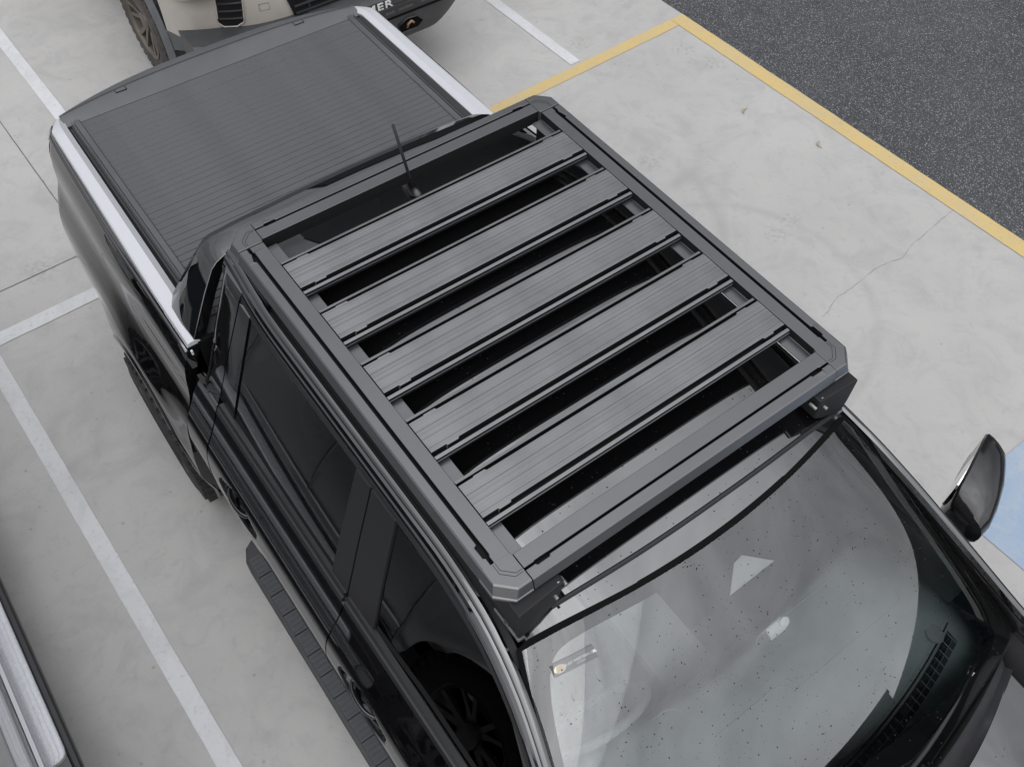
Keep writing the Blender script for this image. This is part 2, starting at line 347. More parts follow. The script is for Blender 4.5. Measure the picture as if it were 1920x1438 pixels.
# hairline crack running from the yellow line towards the truck
ck = [(-.364, 3.841), (-.357, 3.751), (-.344, 3.602), (-.311, 3.303), (-.27, 3.128), (-.307, 2.976), (-.299, 2.822), (-.283, 2.662), (-.283, 2.569), (-.248, 2.462), (-.225, 2.369)]
cv = []; cfc = []
fine = []
for (a, b), (c, d) in zip(ck, ck[1:]):
    for i in range(6): t = i / 6; fine.append((lerp(a, c, t) + random.uniform(-.005, .005), lerp(b, d, t)))
for i, (a, b) in enumerate(fine):
    wd = random.choice((.0004, .0008, .0013)); cv += [(a - wd, b, .003), (a + wd, b, .003)]
    if i: k = 2 * i; cfc.append((k - 2, k - 1, k + 1, k))
mk('ground_crack', cv, cfc, M['crackm'], kind='structure')
# dry leaves
def leaf(x, y, ang, ln, col, label):
    v = []; f = []; n = 8
    for i in range(n + 1):
        t = i / n; a = ang + (t - .5) * .9; wv = ln * .10 * math.sin(math.pi * min(1, t * 1.05 + .02)); px = x + ln * (t - .5) * math.cos(a); py = y + ln * (t - .5) * math.sin(a)
        nx, ny = -math.sin(a), math.cos(a)
        v += [(px - nx * wv, py - ny * wv, .006 + .004 * math.sin(t * 3)), (px, py, .0035 + .004 * math.sin(t * 3)), (px + nx * wv, py + ny * wv, .007 + .004 * math.sin(t * 3))]
        if i: k = 3 * i; f += [(k - 3, k - 2, k + 1, k), (k - 2, k - 1, k + 2, k + 1)]
    o = mk('dry_leaf', v, f, col, smooth=True); o['label'] = label; o['category'] = 'leaf'; return o
M['leaf'] = mat('dry_leaf_brown', (.26, .215, .15), .7, noise=.4, nscale=40)
leaf(-1.84, 3.33, -1.1, .085, M['leaf'], 'small pale brown dry leaf on the concrete nearer the yellow corner')
leaf(-1.29, 3.49, -.6, .085, M['leaf'], 'small curved brown dry leaf on the concrete halfway to the yellow line')

# ------------------------------------------------------------------ wheels
def wheel(parent, x, y, s, r=.40, wd=.26, rimm=None, tyrem=None, spokes=6, rr=.245):
    rimm = rimm or M['rim']; tyrem = tyrem or M['tyre']; N = 64
    prof = [(-wd / 2 + .01, rr), (-wd / 2 - .002, rr + .03), (-wd / 2 - .004, r - .10), (-wd / 2 + .006, r - .055), (-wd / 2 + .030, r - .020), (-wd / 4, r - .008), (0, r - .006), (wd / 4, r - .008), (wd / 2 - .030, r - .020), (wd / 2 - .006, r - .055), (wd / 2 + .004, r - .10), (wd / 2 + .002, rr + .03), (wd / 2 - .01, rr)]
    q = MB(); q.loft([[(x + R0 * math.cos(2 * math.pi * k / N), y + s * a, r + R0 * math.sin(2 * math.pi * k / N)) for k in range(N)] for a, R0 in prof], caps=False)
    # tread blocks
    for k in range(44):
        for row, (yo, bw, ln) in enumerate(((-wd * .36, wd * .15, .036), (-wd * .13, wd * .17, .032), (wd * .11, wd * .17, .032), (wd * .36, wd * .15, .036))):
            a = 2 * math.pi * (k + (.5 if row % 2 else 0)) / 44
            mt = Matrix.Rotation(-a, 3, 'Y')
            rad = r - .006 if row in (1, 2) else r - .015
            cx = x + rad * math.cos(a); cz = r + rad * math.sin(a)
            q.box((cx, y + s * yo, cz), (.016, bw, ln), mt)
            if row in (0, 3):
                rad2 = r - .045; q.box((x + rad2 * math.cos(a), y + s * (yo + math.copysign(wd * .095, yo)), r + rad2 * math.sin(a)), (.034, .014, ln * .8), mt)
    wobj = mk('wheel', *(lambda h: (h.v, h.f))(hub(x, y, s, r, wd)), rimm, parent, smooth=True, auto=30)
    t = mk('tyre', q.v, q.f, tyrem, wobj, smooth=True, auto=30)
    q = MB(); 
    q.loft([[(x + R0 * math.cos(2 * math.pi * k / N), y + s * a, r + R0 * math.sin(2 * math.pi * k / N)) for k in range(N)] for a, R0 in ((wd / 2 - .004, rr + .002), (wd / 2 - .001, rr - .008), (wd / 2 - .02, rr - .022), (-wd / 2 + .01, rr - .03))], caps=False)
    for k in range(spokes):
        for off in (-.13, .13):
            a = 2 * math.pi * k / spokes
            a0 = a + off * .5; a1 = a + off * 1.6
            p0 = Vector((x + .05 * math.cos(a0), y + s * (wd / 2 - .045), r + .05 * math.sin(a0))); p1 = Vector((x + (rr - .015) * math.cos(a1), y + s * (wd / 2 - .012), r + (rr - .015) * math.sin(a1)))
            d = (p1 - p0).normalized(); sd_ = Vector((-d.z, 0, d.x)); hw0, hw1 = .016, .012; dep = Vector((0, -s * .03, 0))
            q.add([p0 - sd_ * hw0, p0 + sd_ * hw0, p1 + sd_ * hw1, p1 - sd_ * hw1, p0 - sd_ * hw0 + dep, p0 + sd_ * hw0 + dep, p1 + sd_ * hw1 + dep, p1 - sd_ * hw1 + dep], [(0, 1, 2, 3), (4, 5, 6, 7), (0, 1, 5, 4), (1, 2, 6, 5), (2, 3, 7, 6), (3, 0, 4, 7)])
    mk('rim', q.v, q.f, rimm, wobj, smooth=True, auto=30)
    return wobj
def hub(x, y, s, r, wd):
    q = MB(); q.loft([[(x + R0 * math.cos(2 * math.pi * k / 24), y + s * a, r + R0 * math.sin(2 * math.pi * k / 24)) for k in range(24)] for a, R0 in ((wd / 2 - .06, .15), (wd / 2 - .06, .07), (wd / 2 - .028, .062), (wd / 2 - .02, .04))])
    return q

# ================================================================== BLACK PICKUP
T = thing('pickup_truck', 'gloss black dual cab pickup truck with a slatted roof rack and grey roller cover', 'pickup truck')
WX = (-1.40, 1.95)   # wheel centres
PS = [(.36, .90), (.45, .935), (.55, .958), (.68, .976), (.82, .985), (.95, .982), (1.04, .969), (1.09, .948), (1.13, .925), (1.19, .897), (1.25, .872), (1.30, .850), (1.32, .842)]
def Yc(x, z):
    y = smoothpl(PS, z, .022)
    if x > 1.3: y -= .05 * ((x - 1.3) / 1.4) ** 2 * (1 if z < 1.1 else 1.6)
    if x > 1.3:
        d = math.hypot(x - WX[1], z - .42); y += .045 * math.exp(-((d - .5) / .16) ** 2) * (1 if z < 1.05 else max(0, 1 - (z - 1.05) / .15))
    return y
PU = [(1.27, .862), (1.30, .846), (1.50, .765), (1.66, .697), (1.72, .672), (1.76, .652), (1.79, .632)]
def dent(x, z):
    r_ = 0
    for hx in (-.47, .43):
        a = abs(x - hx) / .152; b = (z - 1.000 + .02 * a) / .056
        if a < 1.2 and abs(b) < 1.6:
            d = (a ** 2.2 + abs(b) ** 2.2) ** .45; t = max(0, min(1, (1.06 - d) / .34)); u = max(0, min(1, (b + 1.05) / 1.15)) ** .8; r_ = max(r_, .050 * (1 - .35 * a) * t * t * (3 - 2 * t) * u)
    return r_
def Yd(x, z): return Yc(x, z) - dent(x, z)
def Yu(x, z):
    y = pl(PU, z)
    # slight plan taper of the greenhouse towards both ends
    return y + (.006 - .02 * (x + .1) ** 2 if x < .6 else .006 - .02 * .49)
PT = [(.40, .90), (.50, .955), (.62, .985), (.78, .992), (.92, .985), (1.00, .972), (1.06, .950), (1.12, .925), (1.18, .912), (1.25, .905), (1.32, .890), (1.37, .866), (1.41, .846)]
def Yt(x, z):
    y = smoothpl(PT, z, .022)
    d = math.hypot(x - WX[0], z - .40); y += .026 * math.exp(-((d - .50) / .13) ** 2) * (1 if z < .95 else max(0, 1 - (z - .95) / .12))
    if x < -1.5: y -= .030 * ((-1.5 - x) / 1.0) ** 2
    if x < -2.36: y -= 2.0 * (-2.36 - x) ** 1.7
    return y
def arch(cx, base, rad=.475):
    def z(x):
        d = abs(x - cx)
        return max(base, .40 + math.sqrt(rad * rad - d * d)) if d < rad else base
    return z
# dark structure behind the skins
q = MB(); q.box((-.05, 0, .55), (1.7, 1.62, .32)); q.box((-1.75, 0, .75), (1.3, 1.18, .5)); q.box((2.1, 0, .8), (1.4, 1.18, .55)); q.box((1.40, 0, .82), (.3, 1.60, .55)); q.box((-.86, 0, .95), (.06, 1.70, .62)); q.box((-2.3, 0, .82), (.3, 1.55, .5))
q.obj('chassis', M['void'], T)
for s in (-1, 1):
    # quarter behind the rear door, doors, front wing
    panel('cab_quarter_panel', -.900, lambda u: lerp(-.93, -.728, min(1, u * 2.2)) if u < .45 else -.728, .55, 1.27, Yc, s, M['side'], T, nx=8, nz=30, lip=.03)
    seam = lambda u: lerp(.160, .205, u)
    rd = panel('rear_door', lambda u: lerp(-.62, -.720, min(1, u * 1.6)), lambda u: lerp(.165, .205, u), .50, 1.27, Yd, s, M['side'], T, nx=120, nz=100)
    fd = panel('front_door', lambda u: lerp(.171, .211, u), lambda u: lerp(1.28, 1.345, u), .50, 1.27, Yd, s, M['side'], T, nx=140, nz=100)
    panel('sill_panel', -.85, 1.42, .36, .494, Yc, s, M['side'], T, nx=30, nz=6)
    panel('front_wing', lambda u: lerp(1.288, 1.351, u), 2.62, arch(WX[1], .50, .49), lambda x: 1.17 - .03 * max(0, x - 1.6), Yc, s, M['side'], T, nx=80, nz=34, lip=.03)
    # wheel arch trim: a plain rolled lip
    for cx, Yf in ((WX[0], Yt), (WX[1], Yc)):
        q = MB(); rings = []
        for k in range(41):
            a = math.pi * k / 40; c_, s_ = math.cos(a), math.sin(a); ring = []
            for rr_, dy in ((.452, -.05), (.454, .002), (.470, .008), (.488, .007), (.500, -.003)):
                xx = cx + rr_ * c_; zz = .42 + rr_ * s_; ring.append((xx, s * (Yf(xx, max(.5, zz)) + dy), zz))
            rings.append(ring)
        q.loft(rings, closed=False, caps=False); q.obj('wheel_arch_lip', M['paint'], T, smooth=True)
    # belt mouldings
    for (a, b, par) in ((-.70, .200, rd), (.216, 1.36, fd)):
        q = MB()
        q.loft([[(x, s * (y), z) for y, z in ((.846 + .0, 1.268), (.872, 1.258), (.880, 1.268), (.872, 1.283), (.862, 1.289), (.866, 1.295), (.858, 1.306), (.840, 1.303))] for x in [lerp(a, b, i / 12) for i in range(13)]])
        bo = q.obj('belt_moulding', M['plastic'] if False else M['satin'], par, smooth=True, auto=30)
    # upper frames (gloss) and window glass
    panel('window_pillar', lambda u: lerp(-.725, -.715, u), lambda u: lerp(-.615, -.640, u), 1.305, lambda x: 1.725, lambda x, z: Yu(x, z), s, M['paint'], T, nx=6, nz=10, lip=.02)
    panel('rear_pillar', lambda u: lerp(-.915, -.885, u), lambda u: lerp(-.732, -.722, u), 1.275, 1.760, lambda x, z: Yu(x, z) - 9 * max(0, -x - .83) ** 2, s, M['paint'], T, nx=14, nz=14, lip=.05)
    panel('window_glass', lambda u: lerp(-.610, -.632, u), lambda u: lerp(.105, .062, u), 1.300, 1.716, lambda x, z: Yu(x, z) - .006, s, M['tint'], rd, nx=20, nz=10, lip=0)
    panel('window_glass', lambda u: lerp(.360, .285, u), lambda u: lerp(1.33, .80, u), 1.300, 1.705, lambda x, z: Yu(x, z) - .006, s, M['tint'], fd, nx=26, nz=10, lip=0)
    panel('pillar_cover', lambda u: lerp(.108, .065, u), lambda u: lerp(.203, .145, u), 1.302, 1.722, lambda x, z: Yu(x, z) + .003, s, M['satin'], rd, nx=5, nz=12, lip=.02)
    panel('pillar_cover', lambda u: lerp(.210, .152, u), lambda u: lerp(.356, .280, u), 1.302, 1.722, lambda x, z: Yu(x, z) + .003, s, M['satin'], fd, nx=6, nz=12, lip=.02)
    # black filler between the front glass and the windscreen pillar
    q = MB(); rings = []
    for i in range(31):
        x = lerp(.76, 1.60, i / 30); zb = max(1.275, 1.715 - .405 * (x - .80) / .53 - .03) if x > .80 else 1.685
        dx_ = smoothpl([(.55, 0), (.80, -.035), (1.0, -.125), (1.2, -.255), (1.62, -.555)], x, .12); dy_ = smoothpl([(.55, 0), (.8, .022), (1.0, .068), (1.2, .128), (1.62, .268)], x, .12)
        zt_ = 1.752 + dx_; yt_ = .655 + dy_; yb_ = min(Yu(x, zb), .872) if zb < zt_ else yt_; zb = min(zb, zt_ - .01)
        if x > 1.32: zb = lerp(1.275, 1.15, min(1, (x - 1.32) / .03)); yb_ = Yc(x, zb) - .004
        rings.append([(x, s * (yt_ - .004), zt_), (x, s * (lerp(yt_, yb_, .5) + .003), lerp(zt_, zb, .5)), (x, s * (yb_ + .001), zb), (x, s * (yb_ - .02), zb), (x, s * (yt_ - .03), zt_)])
    q.loft(rings); q.obj('pillar_filler', M['satin'], T, smooth=True, auto=40)
    # weather strip + cant rail + drip moulding running into the windscreen pillar
    path = [(-.89, 0), (-.6, 0), (-.2, 0), (.2, 0), (.5, 0), (.7, 0), (.80, 0), (.95, 0), (1.1, 0), (1.3, 0), (1.5, 0), (1.62, 0)]
    def pz(x): return smoothpl([(-.9, 0), (.55, 0), (.80, -.035), (1.0, -.125), (1.2, -.255), (1.62, -.555)], x, .12)
    def py(x): return smoothpl([(-.9, -.030), (-.6, 0), (.55, 0), (.8, .022), (1.0, .068), (1.2, .128), (1.62, .268)], x, .12)
    def rail(name, prof, m, x0=-.89, x1=1.56, n=44, smooth=True, par=T):
        q = MB(); q.loft([[(x, s * (y + py(x)), z + pz(x)) for y, z in prof] for x in [lerp(x0, x1, i / n) for i in range(n + 1)]]); return q.obj(name, m, par, smooth=smooth, auto=35)
    rail('window_seal', [(.674, 1.716), (.668, 1.738), (.650, 1.738), (.652, 1.716)], M['rubber'])
    rail('cant_rail', [(.668, 1.739), (.664, 1.752), (.655, 1.760), (.630, 1.760), (.630, 1.735)], M['paint'])
    rail('cant_rail', [(.657, 1.763), (.650, 1.776), (.640, 1.781), (.620, 1.778), (.625, 1.760)], M['paint'])
    rail('drip_moulding', [(.643, 1.784), (.641, 1.793), (.634, 1.799), (.625, 1.800), (.617, 1.795), (.616, 1.770), (.630, 1.770)], M['paint'])
    rail('roof_ditch', [(.616, 1.772), (.616, 1.776), (.592, 1.776), (.592, 1.772)], M['rubber'], x1=.83)
    # door handles
    for hx, par in ((-.47, rd), (.43, fd)):
        hz = 1.01; q = MB()
        q = MB(); q.tube([(hx + .146 * math.cos(a), s * (Yc(hx + .146 * math.cos(a), hz - .010 + .050 * math.sin(a)) + .0005), hz - .010 + .050 * math.sin(a) * (1 - .25 * abs(math.cos(a)))) for a in [math.pi * (1.0 + k / 24) for k in range(-3, 28)]], .0048, 6); q.obj('added_handle_outline', M['slot'], par, smooth=True)  # dark tube added over the cup lip to hide its bright reflection
        q = MB(); rg = []
        for i in range(17):
            t = i / 16; x = hx - .080 + .160 * t; out = .012 * math.sin(math.pi * t) ** .5 - .016 * abs(2 * t - 1) ** 3; hh = .011 + .005 * math.sin(math.pi * t)
            rg.append([(x, s * (Yc(x, hz) + out + .008 * math.cos(a)), hz + .010 + hh * math.sin(a)) for a in [2 * math.pi * k / 12 for k in range(12)]])
        q.loft(rg); q.obj('door_handle', M['mirrorcap'], par, smooth=True)
        q = MB(); q.loft([[(hx + .062 * k * math.cos(a), s * (Yd(hx + .062 * k * math.cos(a), hz - .002 + .026 * k * math.sin(a)) + .0015), hz - .002 + .026 * k * math.sin(a)) for a in [2 * math.pi * i / 24 for i in range(24)]] for k in (1, .66, .33, .02)]); q.obj('finger_recess', M['satin'], par)
    # side step with ribbed tread pads
    st = MB(); prof = [(.905, .452), (1.012, .448), (1.032, .440), (1.036, .424), (1.020, .400), (.905, .395)]
    rings = []
    for i in range(41):
        x = lerp(-.66, 1.42, i / 40); e = min(1, max(0, (x + .66) / .14)); e2 = min(1, max(0, (1.42 - x) / .10)); k = math.sqrt(max(.0, 1 - (1 - e) ** 2)) * math.sqrt(max(0, 1 - (1 - e2) ** 2))
        rings.append([(x, s * (.905 + (y - .905) * max(.06, k)), z) for y, z in prof])
    st.loft(rings); sto = st.obj('side_step', M['plastic'], T, smooth=True, auto=40)
    pads = MB(); nb = 19
    for i in range(nb):
        x = -.545 + i * .1035
        o = extr('tread_pad', [(.918, .4525), (.922, .4600), (1.016, .4575), (1.022, .4495)], 'x', 0, .0975, M['tread'], sto)
        o.location = (x, 0, 0)
        if s < 0: o.scale = (1, -1, 1)
        else: o.scale = (1, 1, 1)
        g_ = MB()
    # fine ribs of the pads, joined
    for i in range(nb):
        for k in range(4):
            x = -.545 + i * .1035 + .014 + k * .023; pads.box((x, s * .968, .4592), (.005, .092, .0022))
    pads.obj('tread_ribs', M['tread'], sto, kind='stuff')
    for x in (-.4, .35, 1.1): box('step_bracket', (x, s * .84, .40), (.05, .20, .03), M['void'], T)
    for x in WX: wheel(T, x, .893 * s, s, r=.41, wd=.285, rr=.235)
    # mudflap behind the rear wheel / arch liner
    q = MB(); q.loft([[(cx + .46 * math.cos(a), s * y, .42 + .46 * math.sin(a)) for y in (.60, .975)] for cx in (WX[0],) for a in [math.pi * k / 20 for k in range(21)]], closed=False, caps=False); q.obj('arch_liner', M['void'], T)
    q = MB(); q.loft([[(WX[1] + .46 * math.cos(a), s * y, .42 + .46 * math.sin(a)) for y in (.60, .93)] for a in [math.pi * k / 20 for k in range(21)]], closed=False, caps=False); q.obj('arch_liner', M['void'], T)
    # tub side
    panel('tub_side', -2.50, -.918, arch(WX[0], .46, .475), lambda x: 1.406 - .45 * max(0, -2.36 - x) ** 1.2, Yt, s, M['side'], T, nx=120, nz=48, lip=.05)
    # tail lamp wraps the corner
    panel('tail_lamp', -2.485, lambda u: lerp(-2.43, -2.40, u), .93, 1.335, lambda x, z: Yt(x, z) + .004, s, M['red'], T, nx=14, nz=14, lip=.01)
    # silver rail on the tub
    q = MB(); rings = []
    for x in [-2.452, -2.445, -2.43, -2.40, -2.36, -2.30, -2.2, -2.0, -1.8, -1.6, -1.4, -1.2, -1.1, -1.02, -.96, -.93, -.922]:
        t = (x + 2.45) / 1.53; yo = .822 + .026 * min(1, t * 1.2) - .9 * max(0, -2.36 - x) ** 1.25; drop = .35 * max(0, -2.36 - x) ** 1.2 + .0
        yi = .758 + .014 * t - .20 * max(0, -2.38 - x)
        if x > -1.18: yi = lerp(.765, .800, min(1, (x + 1.18) / .20))
        z = 1.424 - drop
        rings.append([(x, s * yi, z - .030), (x, s * (yi - .004), z - .016), (x, s * (yi + .020), z), (x, s * (yo - .010), z), (x, s * (yo - .002), z - .004), (x, s * (yo + .004), z - .022), (x, s * (yo + .004), z - .030)])
    q.loft(rings); q.obj('silver_tub_rail', M['silvertrim'], T, smooth=True, auto=25)
    box('silver_rail_clip', (-.897, s * .846, 1.400), (.008, .008, .022), M['silvertrim'], T, b=.001)
    # crease moulding line below the silver rail
    q = MB(); q.loft([[(x, s * (Yt(x, 1.375) + .002), 1.372), (x, s * (Yt(x, 1.375) + .008), 1.380), (x, s * (Yt(x, 1.39) + .002), 1.392), (x, s * (Yt(x, 1.39) - .01), 1.385)] for x in [lerp(-2.44, -.925, i / 24) for i in range(25)]]); q.obj('tub_waist_line', M['paint'], T, smooth=True)
    # inner top of tub wall and roller track
    extr('tub_inner_edge', [(s * a, b) for a, b in ((.735, 1.372), (.765, 1.372), (.768, 1.396), (.745, 1.384), (.735, 1.384))], 'x', -2.43, -.93, M['satin'], T)
    rp = [(.690, 1.360), (.690, 1.396), (.694, 1.400), (.716, 1.400), (.718, 1.392), (.7225, 1.392), (.724, 1.400), (.7275, 1.400), (.7290, 1.388), (.7325, 1.388), (.734, 1.392), (.734, 1.360)]
    extr('roller_track', [(s * a, b) for a, b in rp], 'x', -2.405, -1.02, M['cover'], T)
for x_ in ():
    pass
# roller cover slats
rc = box('roller_cover', (-1.70, 0, 1.368), (1.40, 1.372, .012), M['cover'], T, b=0)
slp = [(0.0008, 1.376), (.0008, 1.3905), (.0022, 1.3925), (.0330, 1.3925), (.0346, 1.3905), (.0346, 1.376)]
proto = None
for i in range(38):
    x = -2.388 + i * .0360
    if proto is None:
        proto = extr('cover_slat', slp, 'y', -.689, .689, M['cover'], rc); proto.location = (x, 0, 0)
    else:
        o = proto.copy(); COL.objects.link(o); o.parent = rc; o.location = (x, 0, random.uniform(-.0003, .0003))
# tailgate with capping
def xr(y): return -2.588 + .115 * (abs(y) / .76) ** 2.6
v = []; f = []; ny = 40
prof = [(0, 1.370), (0, 1.3925), (.25, 1.404), (.50, 1.412), (.72, 1.416), (.90, 1.406), (.97, 1.385), (1.0, 1.35), (.995, 1.26), (.93, 1.18), (.93, .75), (.80, .60)]
for j in range(ny + 1):
    y = lerp(-.757, .757, j / ny)
    for t, z in prof: v.append((lerp(-2.3895, xr(y), t), y, z))
n = len(prof)
for j in range(ny):
    for i in range(n - 1): f.append((j * n + i, j * n + i + 1, (j + 1) * n + i + 1, (j + 1) * n + i))
f += [tuple(range(n)), tuple(range(ny * n, ny * n + n))]
tg = mk('tailgate', v, f, M['cover'], T, smooth=True, auto=50)
for yy in (-.46, .46):
    q = MB(); cx = -2.485
    for c, d in (((cx - .018, yy, 1.4125), (.0025, .05, .003)), ((cx + .018, yy, 1.4125), (.0025, .05, .003)), ((cx, yy - .025, 1.4125), (.036, .0025, .003)), ((cx, yy + .025, 1.4125), (.036, .0025, .003))): q.box(c, d)
    q.obj('cap_cover_seam', M['void'], tg)
q = MB(); q.loft([[(xr(y) * .55 - 2.425 * .45 - .0, y, 1.4155), (xr(y) * .55 - 2.425 * .45 + .003, y, 1.4162), (xr(y) * .55 - 2.425 * .45 + .006, y, 1.4155)] for y in [lerp(-.74, .74, i / 40) for i in range(41)]], closed=False, caps=False); q.obj('cap_crease', M['satin'], tg)
q = MB(); q.loft([[(xr(y) + .004, y * 1.14, .72), (xr(y) - .05, y * 1.14, .70), (xr(y) - .06, y * 1.14, .58), (xr(y) + .1, y * 1.14, .52)] for y in [lerp(-.78, .78, i / 30) for i in range(31)]]); q.obj('rear_bumper', M['satin'], T, smooth=True, auto=40)

# sports bar hoop behind the cab
q = MB(); stn = [(-.824, 1.405), (-.818, 1.43), (-.715, 1.575), (-.660, 1.645), (-.635, 1.668), (-.600, 1.683), (-.50, 1.692), (-.25, 1.702), (0, 1.705)]
stn = stn + [(-a, b) for a, b in stn[-2::-1]]; rings = []
for i, (y, z) in enumerate(stn):
    a = Vector((0, *stn[max(0, i - 1)])); b = Vector((0, *stn[min(len(stn) - 1, i + 1)])); d = (b - a).normalized(); nrm = Vector((0, -d.z, d.y))
    low = min(1, max(0, (1.64 - z) / .22)); xa = lerp(-1.150, -1.185, low); xb = lerp(-1.100, -1.118, low); xf = lerp(-.990, -.925, low)
    P0 = Vector((0, y, z))
    def pt(x, h): return Vector((x, 0, 0)) + P0 + nrm * h
    rings.append([pt(xa, -.030), pt(xb, 0), pt(lerp(xb, xf, .5), .004), pt(xf, -.001), pt(xf - .0005, -.016), pt(xf - .004, -.05), pt(xa + .02, -.055)])
q.loft(rings); bev(q.obj('sports_bar', M['paint'], T, smooth=True, auto=22), .002, 2, 25)
for s in (-1, 1): box('tub_corner_plate', (-1.08, s * .742, 1.385), (.30, .10, .012), M['cover'], T, b=.002)
box('rear_cab_gap', (-.925, 0, 1.20), (.02, 1.62, .42), M['void'], T, b=0)

# roof
def zr(x, y): 
    z = 1.940 - .060 * (abs(y) / .60) ** 6 - .006 * (y / .6) ** 2
    if x > -.15: z -= .113 * ((x + .15) / 1.02) ** 1.35
    if x < -.25: z -= .115 * ((-.25 - x) / .65) ** 2
    return z
def xf_(y): return .872 - .078 * (abs(y) / .60) ** 2.0
v = []; f = []; NX, NY = 60, 40
for i in range(NX + 1):
    for j in range(NY + 1):
        y = lerp(-.592, .592, j / NY); x = lerp(-.90, xf_(y), i / NX); v.append((x, y, zr(x, y)))
for i in range(NX):
    for j in range(NY): a = i * (NY + 1) + j; f.append((a, a + NY + 1, a + NY + 2, a + 1))
b = len(v); ring = [i * (NY + 1) for i in range(NX + 1)] + [NX * (NY + 1) + j for j in range(1, NY + 1)] + [i * (NY + 1) + NY for i in range(NX - 1, -1, -1)] + [j for j in range(NY - 1, 0, -1)]
for r_ in ring: v.append((v[r_][0], v[r_][1] * 1.012, min(v[r_][2] - .03, 1.772) if abs(v[r_][1]) > .58 else v[r_][2] - .03))
for a in range(len(ring)): c = (a + 1) % len(ring); f.append((ring[a], ring[c], b + c, b + a))
roof = mk('roof', v, f, M['paint'], T, smooth=True, auto=50)
# rear cab wall with back window
q = MB(); q.loft([[(-.905, y, 1.24), (-.905, y * .86, 1.72), (-.885, y * .84, 1.765)] for y in [lerp(-.72, .72, i / 12) for i in range(13)]], closed=False, caps=False); q.obj('rear_window', M['tint'], T, smooth=True)
mk('rear_cab_panel', [(-.90, -.74, 1.0), (-.90, .74, 1.0), (-.90, .74, 1.26), (-.90, -.74, 1.26)], [(0, 1, 2, 3)], M['paint'], T)
# shark style aerial base and stub
q = MB(); q.loft([[(-.690 + .062 * k * math.cos(a) - .01 * (1 - k), .020 + .027 * k * math.sin(a), zr(-.69, .02) + h) for a in [2 * math.pi * i / 20 for i in range(20)]] for k, h in ((1, -.010), (.95, .006), (.7, .020), (.35, .028), (.1, .031))]); ab = q.obj('aerial_base', M['satin'], T, smooth=True)
q = MB(); q.tube([(-.686, .018, zr(-.69, .02) + .02), (-.672, .004, 1.965), (-.664, -.008, 2.01), (-.662, -.045, 2.215)], [.008, .006, .0055, .0050]); q.obj('aerial_rod', M['rubber'], ab, smooth=True)

# windscreen
def ws(u, v_):
    """u -1..1 across, v 0..1 from the top edge to the base"""
    hw = lerp(.618, .870, v_ ** .95)
    y = u * hw
    xt = xf_(min(.60, abs(u * .6))) + .014; zt = zr(.85, u * .6) - .004
    xb = 1.705 - .15 * abs(u) ** 2.3; zb = 1.128 + .050 * abs(u) ** 2
    x = lerp(xt, xb, v_); z = lerp(zt, zb, v_) + .020 * math.sin(math.pi * v_)
    return Vector((x, y, z))
def wsn(u, v_):
    e = .01; a = ws(u + e, v_) - ws(u - e, v_); b = ws(u, v_ + e) - ws(u, v_ - e); n = a.cross(b); n.normalize(); return n if n.z > 0 else -n
v = []; f = []; NU, NV = 56, 40
for j in range(NV + 1):
    for i in range(NU + 1): v.append(ws(-1 + 2 * i / NU, j / NV))
for j in range(NV):
    for i in range(NU): a = j * (NU + 1) + i; f.append((a, a + 1, a + NU + 2, a + NU + 1))
scr = mk('windscreen', v, f, M['glass'], T, smooth=True)
v = []
for j in range(NV + 1):
    for i in range(NU + 1): a_ = -1 + 2 * i / NU; b_ = j / NV; v.append(ws(a_, b_) - wsn(max(-.98, min(.98, a_)), max(.02, min(.98, b_))) * .009)
mk('inner_glass', v, f, M['glass'], scr, smooth=True)
def ws_uv(x, y):
    """find u,v for world x,y on the screen"""
    vv = .5; u = 0
    for _ in range(30):
        hw = lerp(.618, .870, max(0, vv) ** .95); u = max(-1, min(1, y / hw)); p0 = ws(u, vv); 
        dx = ws(u, vv + .01).x - ws(u, vv - .01).x
        vv += (x - p0.x) / (dx / .02); vv = max(0, min(1, vv))
    return u, vv
# black ceramic band behind the glass: outer outline u,v rectangle, inner outline traced as a rounded window with the sensor tab
inner = [(-.935, .14), (-.89, .052), (-.776, .036), (-.5, .036), (-.26, .038), (-.19, .045), (-.158, .085), (-.10, .255), (-.06, .29), (-.02, .295), (.16, .276), (.20, .265), (.222, .24), (.27, .07), (.30, .045), (.36, .043), (.7, .045), (.90, .052), (.945, .10), (.955, .25), (.955, .6), (.95, .90), (.90, .945), (.75, .925), (.4, .835), (.0, .785), (-.4, .835), (-.75, .925), (-.90, .945), (-.95, .90), (-.955, .6), (-.95, .30)]
def smooth_loop(P, it=2):
    for _ in range(it):
        Q = []
        for a, b in zip(P, P[1:] + P[:1]): Q += [(a[0] * .75 + b[0] * .25, a[1] * .75 + b[1] * .25), (a[0] * .25 + b[0] * .75, a[1] * .25 + b[1] * .75)]
        P = Q
    return P
for _ in range(2): inner = smooth_loop(inner, 1)
q = MB(); rings = []
for (a_, b_) in inner:
    if b_ < .42 and abs(a_) < .93 and (b_ < .12 or abs(a_) < .3): o_ = (a_ * 1.0, 0.0) if abs(a_) < .80 else (math.copysign(lerp(.80, 1, (abs(a_) - .80) / .13), a_), 0.0)
    elif b_ > .77 and abs(a_) < .93: o_ = (a_ if abs(a_) < .80 else math.copysign(lerp(.80, 1, (abs(a_) - .80) / .13), a_), 1.0)
    else: o_ = (math.copysign(1, a_), max(0, min(1, lerp(b_, b_ * 1.06 - .03, 1))))
    ring = []
    for k in range(9):
        aa = lerp(a_, o_[0], k / 8); bb = lerp(b_, o_[1], k / 8); ring.append(ws(aa, bb) - wsn(max(-.98, min(.98, aa)), max(.02, min(.98, bb))) * .006)
    rings.append(ring)
